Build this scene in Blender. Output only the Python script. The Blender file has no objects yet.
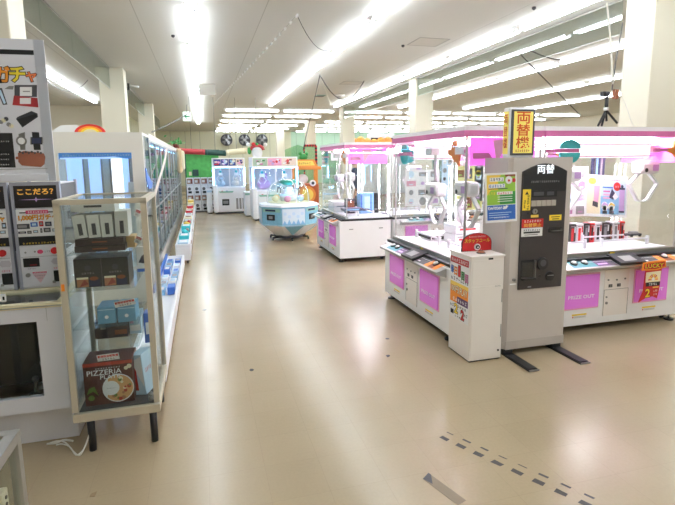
import bpy, bmesh, math, random
from mathutils import Vector, Matrix
random.seed(7)
SC = bpy.context.scene
COL = SC.collection
PI = math.pi

# ------------------------------------------------------------------ camera
H, FPX, CX, CY = 1.68, 490.0, 337.5, 232.0
YAW, PITCH, ROLL = 0.26736700, 0.14516136, -0.012
DV = Vector((math.sin(YAW)*math.cos(PITCH), math.cos(YAW)*math.cos(PITCH), -math.sin(PITCH)))
R0 = Vector((math.cos(YAW), -math.sin(YAW), 0)); U0 = R0.cross(DV)
RV = R0*math.cos(ROLL)+U0*math.sin(ROLL); UV = U0*math.cos(ROLL)-R0*math.sin(ROLL)
def ray(px, py): return DV+RV*((px-CX)/FPX)-UV*((py-CY)/FPX)
def at(px, py, Y):
    v = ray(px, py); return Vector((0, 0, H))+v*(Y/v.y)
def atx(px, py, X):
    v = ray(px, py); return Vector((0, 0, H))+v*(X/v.x)
def atz(px, py, z):
    v = ray(px, py); return Vector((0, 0, H))+v*((z-H)/v.z)
cd = bpy.data.cameras.new('camera'); cam = bpy.data.objects.new('camera', cd); COL.objects.link(cam)
cam.matrix_world = Matrix(((RV.x, UV.x, -DV.x, 0), (RV.y, UV.y, -DV.y, 0), (RV.z, UV.z, -DV.z, H), (0, 0, 0, 1)))
cd.sensor_fit = 'HORIZONTAL'; cd.sensor_width = 36; cd.lens = FPX/675*36
cd.shift_y = (CY-252.5)/675; cd.clip_start = .05; cd.clip_end = 200
SC.camera = cam

# --------------------------------------------------------------- materials
def lin(c):
    o = []
    for v in c[:3]:
        v /= 255.0
        o.append(v/12.92 if v <= .04045 else ((v+.055)/1.055)**2.4)
    return (*o, 1)
MATS = {}
def mat(name, c=(200, 200, 200), rough=.5, metal=0, emit=None, es=0, coat=0, noise=0, nscale=8, spec=None):
    if name in MATS: return MATS[name]
    m = bpy.data.materials.new(name); m.use_nodes = True; MATS[name] = m
    nt = m.node_tree; b = nt.nodes['Principled BSDF']
    b.inputs['Base Color'].default_value = lin(c); b.inputs['Roughness'].default_value = rough
    b.inputs['Metallic'].default_value = metal
    if spec is not None: b.inputs['Specular IOR Level'].default_value = spec
    if coat: b.inputs['Coat Weight'].default_value = coat
    if es:
        b.inputs['Emission Color'].default_value = lin(emit or c); b.inputs['Emission Strength'].default_value = es
    if noise:
        tc = nt.nodes.new('ShaderNodeTexCoord'); n = nt.nodes.new('ShaderNodeTexNoise'); n.inputs['Scale'].default_value = nscale
        n.inputs['Detail'].default_value = 4
        r = nt.nodes.new('ShaderNodeMix'); r.data_type = 'RGBA'; r.blend_type = 'MULTIPLY'
        mr = nt.nodes.new('ShaderNodeMapRange'); mr.inputs['To Min'].default_value = 1-noise; mr.inputs['To Max'].default_value = 1+noise*.3
        nt.links.new(tc.outputs['Object'], n.inputs['Vector']); nt.links.new(n.outputs['Fac'], mr.inputs['Value'])
        r.inputs[0].default_value = 1; r.inputs[6].default_value = lin(c); nt.links.new(mr.outputs[0], r.inputs[7])
        nt.links.new(r.outputs[2], b.inputs['Base Color'])
    return m
def glassmat(name, tint=(.97, .98, .98), base=.03, top=.55, rough=.01):
    m = bpy.data.materials.new(name); m.use_nodes = True; MATS[name] = m
    nt = m.node_tree; nt.nodes.clear(); N = nt.nodes.new
    out = N('ShaderNodeOutputMaterial'); mx = N('ShaderNodeMixShader'); tr = N('ShaderNodeBsdfTransparent'); gl = N('ShaderNodeBsdfGlossy')
    lw = N('ShaderNodeLayerWeight'); lw.inputs['Blend'].default_value = .5
    p = N('ShaderNodeMath'); p.operation = 'POWER'; p.inputs[1].default_value = 4
    ma = N('ShaderNodeMath'); ma.operation = 'MULTIPLY_ADD'; ma.inputs[1].default_value = top; ma.inputs[2].default_value = base
    tr.inputs['Color'].default_value = (*tint, 1); gl.inputs['Roughness'].default_value = rough
    L = nt.links.new
    L(lw.outputs['Facing'], p.inputs[0]); L(p.outputs[0], ma.inputs[0]); L(ma.outputs[0], mx.inputs[0])
    L(tr.outputs[0], mx.inputs[1]); L(gl.outputs[0], mx.inputs[2]); L(mx.outputs[0], out.inputs[0])
    return m
glassmat('glass'); glassmat('barrier_glass', (.86, .92, .91), .10, .6, .02); glassmat('case_glass', (.93, .96, .96), .05, .5)
glassmat('dome_glass', (.90, .97, .95), .05, .5); glassmat('acrylic', (.95, .96, .97), .06, .4)
G = lambda n: MATS[n]
WHITE = mat('white_paint', (246, 246, 246), .35, noise=.04); WARM = mat('cream_enamel', (242, 236, 230), .4, noise=.04)
COLD = mat('cool_white_plastic', (246, 247, 250), .35)
ALU = mat('aluminium', (188, 188, 184), .35, .85); ALUCREAM = mat('cream_frame', (196, 186, 164), .4, .15)
STEEL = mat('steel', (150, 150, 150), .3, .9); BLACK = mat('black_plastic', (26, 26, 28), .45); DARK = mat('charcoal', (58, 52, 52), .5, noise=.25, nscale=120)
DGREY = mat('dark_grey', (70, 70, 74), .5); GREY = mat('grey_paint', (150, 148, 146), .45); TAUPE = mat('taupe_enamel', (198, 190, 183), .45, noise=.05)
PINK = mat('pink_trim', (212, 112, 166), .35); LPINK = mat('light_pink', (236, 170, 200), .4)
MAG = mat('magenta_acrylic', (214, 124, 214), .25, es=.14, emit=(226, 110, 226)); MAGS = mat('magenta_lightbox', (240, 120, 232), .3, es=.75, emit=(240, 110, 228))
LITW = mat('lit_white_panel', (250, 246, 250), .4, es=1.3, emit=(255, 248, 252)); LITB = mat('lit_blue_panel', (190, 214, 250), .4, es=.75, emit=(170, 205, 255))
RED = mat('red', (200, 36, 40), .4); DRED = mat('dark_red', (120, 34, 34), .5); ORANGE = mat('orange', (238, 140, 40), .45); YEL = mat('yellow', (244, 212, 60), .45)
GOLD = mat('gold_yellow', (242, 206, 92), .45); TEAL = mat('teal', (60, 190, 196), .4); BLUE = mat('blue', (50, 104, 190), .45); NAVY = mat('navy', (42, 48, 76), .6)
LBLUE = mat('light_blue', (138, 190, 226), .45); SKY = mat('pale_blue', (196, 222, 240), .45); GREEN = mat('green', (52, 140, 66), .5); LGREEN = mat('lime', (150, 196, 70), .5)
DGREEN = mat('dark_green', (36, 74, 66), .5); PURP = mat('purple', (84, 48, 96), .4); LILAC = mat('lilac', (202, 170, 220), .5); BROWN = mat('brown', (140, 80, 50), .6)
CREAM = mat('cream', (240, 230, 196), .5); PAPER = mat('white_paper', (240, 240, 240), .6); INK = mat('black_ink', (24, 24, 24), .6); GINK = mat('grey_ink', (140, 140, 140), .6)
SKIN = mat('skin', (222, 178, 150), .5); HAIR = mat('dark_hair', (30, 26, 26), .6); CORD = mat('white_cord', (225, 222, 212), .5)
TUBE = mat('fluorescent_tube', (255, 255, 255), .5, es=38, emit=(238, 247, 255)); TUBEC = mat('cool_tube', (255, 255, 255), .5, es=150, emit=(248, 248, 255))
TUBEV = mat('bright_strip', (255, 255, 255), .5, es=70, emit=(245, 246, 255)); TUBEB = mat('blue_white_tube', (255, 255, 255), .5, es=5, emit=(190, 220, 255)); TUBELED = mat('blue_strip_lamp', (255, 255, 255), .5, es=22, emit=(130, 190, 255))

# ------------------------------------------------------------------ meshes
_TXT = {}
def text_geo(s, bold):
    k = (s, bold)
    if k not in _TXT:
        c = bpy.data.curves.new('tmp', 'FONT'); c.body = s; c.size = 1; c.align_x = 'CENTER'; c.align_y = 'CENTER'; c.resolution_u = 2; c.offset = bold
        c.space_line = .9
        o = bpy.data.objects.new('tmp', c); COL.objects.link(o); dg = bpy.context.evaluated_depsgraph_get(); dg.update()
        me = bpy.data.meshes.new_from_object(o.evaluated_get(dg))
        vs = [v.co.copy() for v in me.vertices]; fs = [tuple(p.vertices) for p in me.polygons]
        if vs:
            cx = (min(v.x for v in vs)+max(v.x for v in vs))/2; cy = (min(v.y for v in vs)+max(v.y for v in vs))/2
            for v in vs: v.x -= cx; v.y -= cy
        _TXT[k] = (vs, fs); bpy.data.objects.remove(o); bpy.data.curves.remove(c); bpy.data.meshes.remove(me)
    return _TXT[k]
class F:                                                    # a flat frame: origin, right, up; normal faces the reader
    def __init__(s, o, u=(1, 0, 0), v=(0, 0, 1)):
        s.o = Vector(o); s.u = Vector(u).normalized(); s.v = Vector(v).normalized(); s.n = s.u.cross(s.v)
    def p(s, x, y, l=0): return s.o+s.u*x+s.v*y+s.n*l
class M:
    def __init__(s): s.bm = bmesh.new(); s.ms = []; s.i = 0
    def use(s, m):
        if m not in s.ms: s.ms.append(m)
        s.i = s.ms.index(m); return s
    def face(s, pts, smooth=False):
        f = s.bm.faces.new([s.bm.verts.new(p) for p in pts]); f.material_index = s.i; f.smooth = smooth; return f
    def box(s, x0, y0, z0, x1, y1, z1, bev=0):
        if x0 > x1: x0, x1 = x1, x0
        if y0 > y1: y0, y1 = y1, y0
        if z0 > z1: z0, z1 = z1, z0
        v = [s.bm.verts.new((x, y, z)) for x in (x0, x1) for y in (y0, y1) for z in (z0, z1)]
        fs = []
        for q in ((0, 1, 3, 2), (4, 6, 7, 5), (0, 4, 5, 1), (2, 3, 7, 6), (0, 2, 6, 4), (1, 5, 7, 3)):
            f = s.bm.faces.new([v[k] for k in q]); f.material_index = s.i; fs.append(f)
        if bev:
            es = list({e for f in fs for e in f.edges})
            r = bmesh.ops.bevel(s.bm, geom=es, offset=bev, segments=2, profile=.5, affect='EDGES', clamp_overlap=True)
            for f in r['faces']: f.material_index = s.i
        return s
    def prism(s, pts, d):                                   # closed outline pts pushed by vector d
        d = Vector(d); a = [s.bm.verts.new(p) for p in pts]; b = [s.bm.verts.new(Vector(p)+d) for p in pts]; n = len(a)
        for L in (a[::-1], b):
            f = s.bm.faces.new(L); f.material_index = s.i
        for k in range(n):
            f = s.bm.faces.new((a[k], a[(k+1) % n], b[(k+1) % n], b[k])); f.material_index = s.i
        return s
    def cyl(s, a, b, r, n=12, r2=None, caps=True):
        a = Vector(a); b = Vector(b); r2 = r if r2 is None else r2; d = (b-a).normalized()
        t = Vector((0, 0, 1)) if abs(d.z) < .9 else Vector((1, 0, 0)); u = d.cross(t).normalized(); w = d.cross(u)
        A = [s.bm.verts.new(a+(u*math.cos(2*PI*k/n)+w*math.sin(2*PI*k/n))*r) for k in range(n)]
        B = [s.bm.verts.new(b+(u*math.cos(2*PI*k/n)+w*math.sin(2*PI*k/n))*r2) for k in range(n)]
        for k in range(n):
            f = s.bm.faces.new((A[k], B[k], B[(k+1) % n], A[(k+1) % n])); f.material_index = s.i; f.smooth = n > 6
        if caps:
            for L in (A, B[::-1]):
                f = s.bm.faces.new(L); f.material_index = s.i
        return s
    def tube(s, pts, r, n=6):
        for a, b in zip(pts, pts[1:]): s.cyl(a, b, r, n)
        return s
    def ball(s, c, r, sc=(1, 1, 1), n=12):
        res = bmesh.ops.create_uvsphere(s.bm, u_segments=n, v_segments=max(6, n*2//3), radius=r)
        for v in res['verts']:
            v.co = Vector((v.co.x*sc[0], v.co.y*sc[1], v.co.z*sc[2]))+Vector(c)
            for f in v.link_faces: f.material_index = s.i; f.smooth = True
        return s
    def lathe(s, prof, n=24, c=(0, 0, 0), smooth=True, a0=0, a1=2*PI):
        c = Vector(c); full = abs(a1-a0-2*PI) < 1e-6; m = n if full else n+1
        rings = [[s.bm.verts.new(c+Vector((r*math.cos(a0+(a1-a0)*k/n), r*math.sin(a0+(a1-a0)*k/n), z))) for k in range(m)] for r, z in prof]
        for A, B in zip(rings, rings[1:]):
            for k in range(n):
                try:
                    f = s.bm.faces.new((A[k], A[(k+1) % m], B[(k+1) % m], B[k])); f.material_index = s.i; f.smooth = smooth
                except ValueError: pass
        return s
    def rect(s, fr, x0, y0, x1, y1, l=.001):
        s.face([fr.p(x0, y0, l), fr.p(x1, y0, l), fr.p(x1, y1, l), fr.p(x0, y1, l)]); return s
    def polyf(s, fr, pts, l=.001):
        s.face([fr.p(x, y, l) for x, y in pts]); return s
    def disc(s, fr, x, y, r, l=.001, n=16, sx=1, sy=1):
        s.face([fr.p(x+math.cos(2*PI*k/n)*r*sx, y+math.sin(2*PI*k/n)*r*sy, l) for k in range(n)]); return s
    def text(s, fr, t, x, y, size, l=.002, bold=.01, w=None, h=None, rot=0):
        vs, fs = text_geo(t, bold)
        if not vs: return s
        sx = sy = size
        if w: sx = w/max(1e-6, max(v.x for v in vs)-min(v.x for v in vs))
        if h: sy = h/max(1e-6, max(v.y for v in vs)-min(v.y for v in vs))
        c, si = math.cos(rot), math.sin(rot)
        nv = [s.bm.verts.new(fr.p(x+v.x*sx*c-v.y*sy*si, y+v.x*sx*si+v.y*sy*c, l)) for v in vs]
        for q in fs:
            try:
                f = s.bm.faces.new([nv[k] for k in q]); f.material_index = s.i
            except ValueError: pass
        return s
    def outlined(s, fr, t, x, y, size, m1, m2, l=.002, bold=.01, ob=.045, w=None, h=None):
        vs, fs = text_geo(t, bold)
        W = max(v.x for v in vs)-min(v.x for v in vs); Hh = max(v.y for v in vs)-min(v.y for v in vs)
        sx = w/W if w else size; sy = h/Hh if h else size
        vo, _ = text_geo(t, ob); Wo = max(v.x for v in vo)-min(v.x for v in vo); Ho = max(v.y for v in vo)-min(v.y for v in vo)
        s.use(m2).text(fr, t, x, y, size, l, ob, w=Wo*sx, h=Ho*sy)
        s.use(m1).text(fr, t, x, y, size, l+.001, bold, w=W*sx, h=Hh*sy); return s
    def glyphs(s, fr, n, x, y, w, h, l=.002, seed=1, vert=False):   # a line of lettering too small to read
        r = random.Random(seed*31+n); st = (h if vert else w)/n
        for k in range(n):
            cx = x if vert else x-w/2+st*(k+.5); cy = y+h/2-st*(k+.5) if vert else y
            gw = (w if vert else st)*.40; gh = (st if vert else h)*.42
            for q in range(3):
                yy = cy+(q-1)*gh*.75
                if r.random() < .85: s.rect(fr, cx-gw*r.uniform(.5, 1), yy-gh*.16, cx+gw*r.uniform(.5, 1), yy+gh*.16, l)
            xx = cx+gw*r.uniform(-.6, .6); s.rect(fr, xx-gw*.16, cy-gh, xx+gw*.16, cy+gh, l)
        return s
    def build(s, name, parent=None, off=None):
        me = bpy.data.meshes.new(name)
        if off is None and parent is not None and parent.get('off'): off = tuple(parent['off'])
        if off is not None: bmesh.ops.translate(s.bm, verts=s.bm.verts, vec=-Vector(off))
        s.bm.to_mesh(me); s.bm.free()
        for m in s.ms: me.materials.append(m)
        o = bpy.data.objects.new(name, me); COL.objects.link(o)
        if parent is not None:
            o.parent = parent
            if off is not None: o['off'] = tuple(off)
        return o
def thing(name, label, cat, loc=(0, 0, 0), group=None, rot=0, world=False):
    o = bpy.data.objects.new(name, None); COL.objects.link(o); o.empty_display_size = .1
    o.location = loc; o.rotation_euler = (0, 0, rot); o['label'] = label; o['category'] = cat
    if group: o['group'] = group
    if world: o['off'] = tuple(loc)
    return o
def tag(o, label, cat, group=None, kind=None):
    o['label'] = label; o['category'] = cat
    if group: o['group'] = group
    if kind: o['kind'] = kind
    return o
def struct(m, name):
    o = m.build(name); o['kind'] = 'structure'; return o
def dup(root, loc, rot=None, label=None, group=None):
    r = root.copy(); COL.objects.link(r); r.location = loc
    if rot is not None: r.rotation_euler = (0, 0, rot)
    if label: r['label'] = label
    if group: r['group'] = group
    for ch in list(root.children):
        c = ch.copy(); COL.objects.link(c); c.parent = r
        for g in list(ch.children):
            d = g.copy(); COL.objects.link(d); d.parent = c
    return r
ORD = ['first', 'second', 'third', 'fourth', 'fifth', 'sixth', 'seventh', 'eighth', 'ninth', 'tenth', 'eleventh', 'twelfth', 'thirteenth', 'fourteenth', 'fifteenth', 'sixteenth']
# ------------------------------------------------------------- the setting
def floor_mat():
    m = bpy.data.materials.new('vinyl_tile'); m.use_nodes = True; nt = m.node_tree; N = nt.nodes.new; L = nt.links.new; b = nt.nodes['Principled BSDF']
    tc = N('ShaderNodeTexCoord'); mp = N('ShaderNodeMapping'); mp.inputs['Location'].default_value = (.042, -.13, 0)
    br = N('ShaderNodeTexBrick'); br.offset = 0; br.squash = 1; br.inputs['Scale'].default_value = 1; br.inputs['Brick Width'].default_value = .3; br.inputs['Row Height'].default_value = .3
    br.inputs['Mortar Size'].default_value = .0016; br.inputs['Mortar Smooth'].default_value = .3
    br.inputs['Color1'].default_value = lin((168, 150, 121)); br.inputs['Color2'].default_value = lin((166, 148, 119)); br.inputs['Mortar'].default_value = lin((160, 141, 115))
    L(tc.outputs['Object'], mp.inputs[0]); L(mp.outputs[0], br.inputs['Vector'])
    n1 = N('ShaderNodeTexNoise'); n1.inputs['Scale'].default_value = 1.3; n1.inputs['Detail'].default_value = 6; L(tc.outputs['Object'], n1.inputs['Vector'])
    n2 = N('ShaderNodeTexNoise'); n2.inputs['Scale'].default_value = 60; n2.inputs['Detail'].default_value = 3; L(tc.outputs['Object'], n2.inputs['Vector'])
    r1 = N('ShaderNodeMapRange'); r1.inputs['From Min'].default_value = .3; r1.inputs['From Max'].default_value = .7; r1.inputs['To Min'].default_value = .93; r1.inputs['To Max'].default_value = 1.03; L(n1.outputs['Fac'], r1.inputs[0])
    r2 = N('ShaderNodeMapRange'); r2.inputs['From Min'].default_value = .3; r2.inputs['From Max'].default_value = .7; r2.inputs['To Min'].default_value = .97; r2.inputs['To Max'].default_value = 1.02; L(n2.outputs['Fac'], r2.inputs[0])
    mu = N('ShaderNodeMath'); mu.operation = 'MULTIPLY'; L(r1.outputs[0], mu.inputs[0]); L(r2.outputs[0], mu.inputs[1])
    # scuffs
    v = N('ShaderNodeTexVoronoi'); v.inputs['Scale'].default_value = 1.7; v.inputs['Randomness'].default_value = 1; L(tc.outputs['Object'], v.inputs['Vector'])
    r3 = N('ShaderNodeMapRange'); r3.inputs['From Min'].default_value = .012; r3.inputs['From Max'].default_value = .02; r3.inputs['To Min'].default_value = .55; r3.inputs['To Max'].default_value = 1; L(v.outputs['Distance'], r3.inputs[0])
    mu2 = N('ShaderNodeMath'); mu2.operation = 'MULTIPLY'; L(mu.outputs[0], mu2.inputs[0]); L(r3.outputs[0], mu2.inputs[1])
    mx = N('ShaderNodeMix'); mx.data_type = 'RGBA'; mx.blend_type = 'MULTIPLY'; mx.inputs[0].default_value = 1
    L(br.outputs['Color'], mx.inputs[6]); L(mu2.outputs[0], mx.inputs[7]); L(mx.outputs[2], b.inputs['Base Color'])
    rr = N('ShaderNodeMapRange'); rr.inputs['From Min'].default_value = .3; rr.inputs['From Max'].default_value = .7; rr.inputs['To Min'].default_value = .20; rr.inputs['To Max'].default_value = .266; L(n1.outputs['Fac'], rr.inputs[0])
    L(rr.outputs[0], b.inputs['Roughness'])
    bp = N('ShaderNodeBump'); bp.inputs['Strength'].default_value = .05; bp.inputs['Distance'].default_value = .01; n3 = N('ShaderNodeTexNoise'); n3.inputs['Scale'].default_value = 7; L(tc.outputs['Object'], n3.inputs['Vector'])
    L(n3.outputs['Fac'], bp.inputs['Height']); L(bp.outputs[0], b.inputs['Normal'])
    return m
def ceil_mat():
    m = bpy.data.materials.new('ceiling_board'); m.use_nodes = True; nt = m.node_tree; N = nt.nodes.new; L = nt.links.new; b = nt.nodes['Principled BSDF']
    tc = N('ShaderNodeTexCoord'); br = N('ShaderNodeTexBrick'); br.offset = 0; br.inputs['Scale'].default_value = 1; br.inputs['Brick Width'].default_value = 1.82; br.inputs['Row Height'].default_value = 60
    br.inputs['Mortar Size'].default_value = .006; br.inputs['Color1'].default_value = lin((219, 218, 213)); br.inputs['Color2'].default_value = lin((216, 215, 210)); br.inputs['Mortar'].default_value = lin((184, 182, 176))
    mp = N('ShaderNodeMapping'); mp.inputs['Location'].default_value = (.82, 10, 0); L(tc.outputs['Object'], mp.inputs[0])
    L(mp.outputs[0], br.inputs['Vector']); L(br.outputs['Color'], b.inputs['Base Color']); b.inputs['Roughness'].default_value = .8
    return m
def wall_mat(name, c, pitch=.9):
    m = bpy.data.materials.new(name); m.use_nodes = True; nt = m.node_tree; N = nt.nodes.new; L = nt.links.new; b = nt.nodes['Principled BSDF']
    tc = N('ShaderNodeTexCoord'); w = N('ShaderNodeSeparateXYZ'); L(tc.outputs['Object'], w.inputs[0])
    a = N('ShaderNodeMath'); a.operation = 'ADD'; L(w.outputs[0], a.inputs[0]); L(w.outputs[1], a.inputs[1])
    d = N('ShaderNodeMath'); d.operation = 'PINGPONG'; d.inputs[1].default_value = pitch/2; L(a.outputs[0], d.inputs[0])
    lt = N('ShaderNodeMath'); lt.operation = 'LESS_THAN'; lt.inputs[1].default_value = .012; L(d.outputs[0], lt.inputs[0])
    mx = N('ShaderNodeMix'); mx.data_type = 'RGBA'; L(lt.outputs[0], mx.inputs[0]); mx.inputs[6].default_value = lin(c); mx.inputs[7].default_value = lin([v*.72 for v in c])
    L(mx.outputs[2], b.inputs['Base Color']); b.inputs['Roughness'].default_value = .7
    return m
ZC = 3.85
m = M().use(floor_mat()); m.box(-8, -6, -.1, 20, 37, 0); struct(m, 'floor')
m = M().use(ceil_mat()); m.box(-8, -6, ZC, 20, 37, ZC+.1); struct(m, 'ceiling')
WB = wall_mat('back_wall_panel', (214, 212, 186), 1.0); WL = mat('cream_wall', (232, 224, 206), .7, noise=.04, nscale=2)
WG = wall_mat('green_wall_panel', (176, 204, 180), 1.0)
m = M().use(WB); m.box(-8, 37, 0, 6.6, 37.2, ZC).use(WG); m.box(6.6, 37, 0, 20, 37.2, ZC); struct(m, 'wall_back')
m = M().use(WL); m.box(-8.2, -6, 0, -8, 37.2, ZC); struct(m, 'wall_left')
m = M().use(WL); m.box(20, -6, 0, 20.2, 37.2, ZC); struct(m, 'wall_right')
m = M().use(WL); m.box(-8, -6.2, 0, 20, -6, ZC); struct(m, 'wall_front')
m = M().use(WL); m.box(-8, 21, 0, -3.2, 21.15, ZC); m.use(WB).box(-3.35, 21.15, 0, -3.2, 37, ZC); struct(m, 'wall_side_room')
COLM = mat('column_wallpaper', (232, 226, 206), .6, noise=.03, nscale=3)
for nm, x0, y0 in (('pillar_left', -2.16, 5.35), ('pillar_left_middle', -2.16, 12.6), ('pillar_left_back', -2.16, 19.8),
                   ('pillar_right', 5.69, 5.28), ('pillar_right_middle', 5.69, 12.6), ('pillar_right_back', 5.69, 19.8), ('pillar_right_far', 5.69, 27.0), ('pillar_back', 5.0, 33.5)):
    w_ = .8 if nm == 'pillar_right' else .53; m = M().use(COLM); m.box(x0, y0, 0, x0+w_, y0+.46, ZC, .012)
    for z in (2.1,): m.box(x0-.004, y0-.004, z, x0+w_+.004, y0+.464, z+.006)
    struct(m, nm)
# hanging glass smoke barriers between the pillars
for nm, x, segs in (('smoke_barrier', -1.93, ((-1.85, 5.35), (5.81, 12.6), (13.06, 19.8), (20.26, 27))), ('smoke_barrier', 5.75, ((5.86, 12.6), (13.06, 19.8)))):
    for k, (a, b) in enumerate(segs):
        side = 'by the aisle cabinets' if x < 0 else 'behind the pink machines'
        t = thing('smoke_barrier', f'clear glass smoke barrier under the ceiling, {ORD[k]} bay back, {side}', 'smoke barrier', (x, a, ZC), 'hanging glass smoke barriers')
        n = max(1, round((b-a)/1.8)); st = (b-a)/n
        for q in range(n):
            M().use(G('barrier_glass')).box(-.004, q*st+.004, -.47, .004, (q+1)*st-.004, 0).build('glass_pane', t)
        M().use(ALU).box(-.006, 0, -.478, .006, b-a, -.468).build('bottom_rail', t)
        M().use(ALU).box(-.015, 0, -.03, .015, b-a, 0).build('top_rail', t)

# ------------------------------------------------------ fluorescent lamps
def lamp_proto(label, group):
    t = thing('ceiling_lamp', label, 'ceiling lamp', (0, 0, 0), group)
    m = M().use(WHITE); m.prism([(-.085, -1.18, 0), (.085, -1.18, 0), (.05, -1.18, -.045), (-.05, -1.18, -.045)], (0, 2.36, 0)); m.build('body', t)
    for s in (-1, 1):
        M().use(TUBE).cyl((s*.05, -1.08, -.07), (s*.05, 1.08, -.07), .016, 8).build('tube', t)
        for e in (-1, 1): M().use(WHITE).box(s*.05-.014, e*1.10-.025, -.095, s*.05+.014, e*1.10+.025, -.03).build('lamp_holder', t)
    return t
LP = None
def put_lamp(x, y, rot, label, group):
    global LP
    if LP is None:
        LP = lamp_proto(label, group); LP.location = (x, y, ZC); LP.rotation_euler = (0, 0, rot); return
    dup(LP, (x, y, ZC), rot, label, group)
rows = (('over the open aisle floor', -.03, -4.5, 29.5, 'lamps over the aisle'), ('between aisle and pink machines', 2.66, -4.5, 19.8, 'lamps over the pink machines'),
        ('beside the cream pillars', 5.22, -4.5, 19.8, 'lamps beside the pillars'), ('one bay past the pillars', 7.95, -4.5, 19.8, 'lamps beyond the pillars'),
        ('two bays past the pillars', 10.9, 7.8, 19.8, 'lamps two bays beyond the pillars'), ('three bays past the pillars', 13.85, 10.2, 19.8, 'lamps three bays beyond the pillars'),
        ('in the side room', -3.45, 6.0, 19.8, 'lamps in the side room'))
for nm, x, a, b, g in rows:
    y = 6.26
    while y-2.36 > a: y -= 2.36
    k = j = 0
    while y < b:
        v = Vector((x, y+1.1, 3.78-H)); z = v.dot(DV); seen = z > 0 and 0 < CX+FPX*v.dot(RV)/z < 675 and CY-FPX*v.dot(UV)/z > 0
        if seen: put_lamp(x, y, 0, f'twin-tube ceiling lamp, {ORD[k]} back in the row {nm}', g); k += 1
        else: put_lamp(x, y, 0, f'twin-tube ceiling lamp out of view, {ORD[j]} along the row {nm}', g); j += 1
        y += 2.36
for r, y in enumerate((21.3, 23.9, 26.9, 29.9, 32.9, 35.6)):
    x = 2.2; k = 0
    while x < 19:
        put_lamp(x, y, PI/2, f'twin-tube crosswise ceiling lamp, {ORD[k]} from the aisle, {ORD[r]} crosswise row back', 'crosswise lamps over the back hall'); x += 2.42 if k != 1 else 3.2; k += 1

# ----------------------------------------------- ceiling and back details
t = thing('ceiling_hatch', 'square flush access hatch in the pale ceiling board', 'hatch', atz(428, 42, ZC))
m = M().use(GREY); p = .3
m.box(-p, -p, -.006, p, -p+.012, 0); m.box(-p, p-.012, -.006, p, p, 0); m.box(-p, -p, -.006, -p+.012, p, 0); m.box(p-.012, -p, -.006, p, p, 0); m.build('hatch_frame', t)
M().use(mat('hatch_board', (208, 205, 198), .8)).box(-p+.014, -p+.014, -.004, p-.014, p-.014, 0).build('hatch_lid', t)
t = thing('ceiling_hatch', 'smaller flush access hatch in the ceiling board beyond the first hatch', 'hatch', atz(351, 83, ZC))
m = M().use(GREY); p = .28
m.box(-p, -p, -.006, p, -p+.02, 0); m.box(-p, p-.02, -.006, p, p, 0); m.box(-p, -p, -.006, -p+.02, p, 0); m.box(p-.02, -p, -.006, p, p, 0); m.build('hatch_frame', t)
M().use(mat('hatch_board', (208, 205, 198), .8)).box(-p+.02, -p+.02, -.004, p-.02, p-.02, 0).build('hatch_lid', t)
for (px, py, w) in ((403, 45, 'beside the larger hatch'), (534, 7, 'above the smoke glass near the wide pillar'), (173, 35, 'above the aisle lamps')):
    q = atz(px, py, ZC); t = thing('ceiling_sensor', f'small dark round ceiling sensor {w}', 'sensor', q, 'ceiling sensors')
    M().use(DGREY).cyl((0, 0, -.03), (0, 0, 0), .03, 12).build('housing', t); M().use(BLACK).ball((0, 0, -.032), .014, n=8).build('lens', t)
q = atz(339, 95, ZC); t = thing('smoke_detector', 'white round smoke detector on the ceiling beyond the sagging dark wire', 'smoke detector', q)
M().use(WHITE).cyl((0, 0, -.05), (0, 0, 0), .17, 20, .2).build('housing', t); M().use(GREY).cyl((0, 0, -.075), (0, 0, -.05), .07, 16).build('sensor_cap', t)
q = atz(320, 95.5, ZC); t = thing('ceiling_vent', 'pale green slotted vent in the ceiling under the long dark cord', 'vent', q)
M().use(mat('vent_green', (150, 176, 160), .5)).box(-.16, -.2, -.02, .16, .2, 0).build('frame', t); m = M().use(DGREY)
for k in range(5): m.box(-.13, -.16+k*.075, -.024, .13, -.13+k*.075, -.019)
m.build('grille', t)
# string of white clips across the ceiling
a = atz(297, 15, 3.8); b = atz(213, 104, 3.8)
m = M().use(GREY); pts = [a.lerp(b, k/10)-Vector((0, 0, .02*math.sin(PI*k/10))) for k in range(11)]; m.tube(pts, .003, 4)
m.use(WHITE)
for k in range(34):
    q = a.lerp(b, k/33.0)-Vector((0, 0, .02*math.sin(PI*k/33))); m.box(q.x-.012, q.y-.05, q.z-.03, q.x+.012, q.y+.05, q.z+.005)
tag(m.build('bead_string'), 'string of small white clips strung slantwise under the ceiling boards', 'string')
def wire(pts, r, mt, label, name='hanging_wire', cat='wire'):
    n = []
    for k in range(len(pts)-1):
        for q in range(6): n.append(pts[k].lerp(pts[k+1], q/6))
    n.append(pts[-1]); m = M().use(mt); m.tube(n, r, 5); return tag(m.build(name), label, cat)
def sag(a, b, d, n=10): return [a.lerp(b, k/n)-Vector((0, 0, d*4*(k/n)*(1-k/n))) for k in range(n+1)]
wire(sag(atz(297, 15, 3.83), atz(334, 46, 3.8), .25), .006, DGREY, 'thin grey wire sagging from the clip string to the ceiling lamp row')
wire(sag(atz(320, 75, 3.8), atz(364, 81, 3.83), .55), .012, DGREY, 'dark wire sagging between the lamp row and a far ceiling hatch')
wire([atz(320, 75, 3.8), at(303, 150, 18.6)], .012, DGREY, 'long dark cord running down from the lamp row to the play area')
wire([atz(320, 75, 3.8), atz(333, 111, 3.8)], .01, CORD, 'thin pale cord running back under the ceiling lamps')
wire([atz(521, 55, 3.8), at(580, 115, 13)], .014, BLACK, 'black cord hanging slantwise behind the yellow sign box')
wire(sag(atz(530, 50, 3.8), atz(584, 57, 3.8), .12), .012, BLACK, 'short black cord sagging along the lamps behind the smoke glass')
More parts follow.
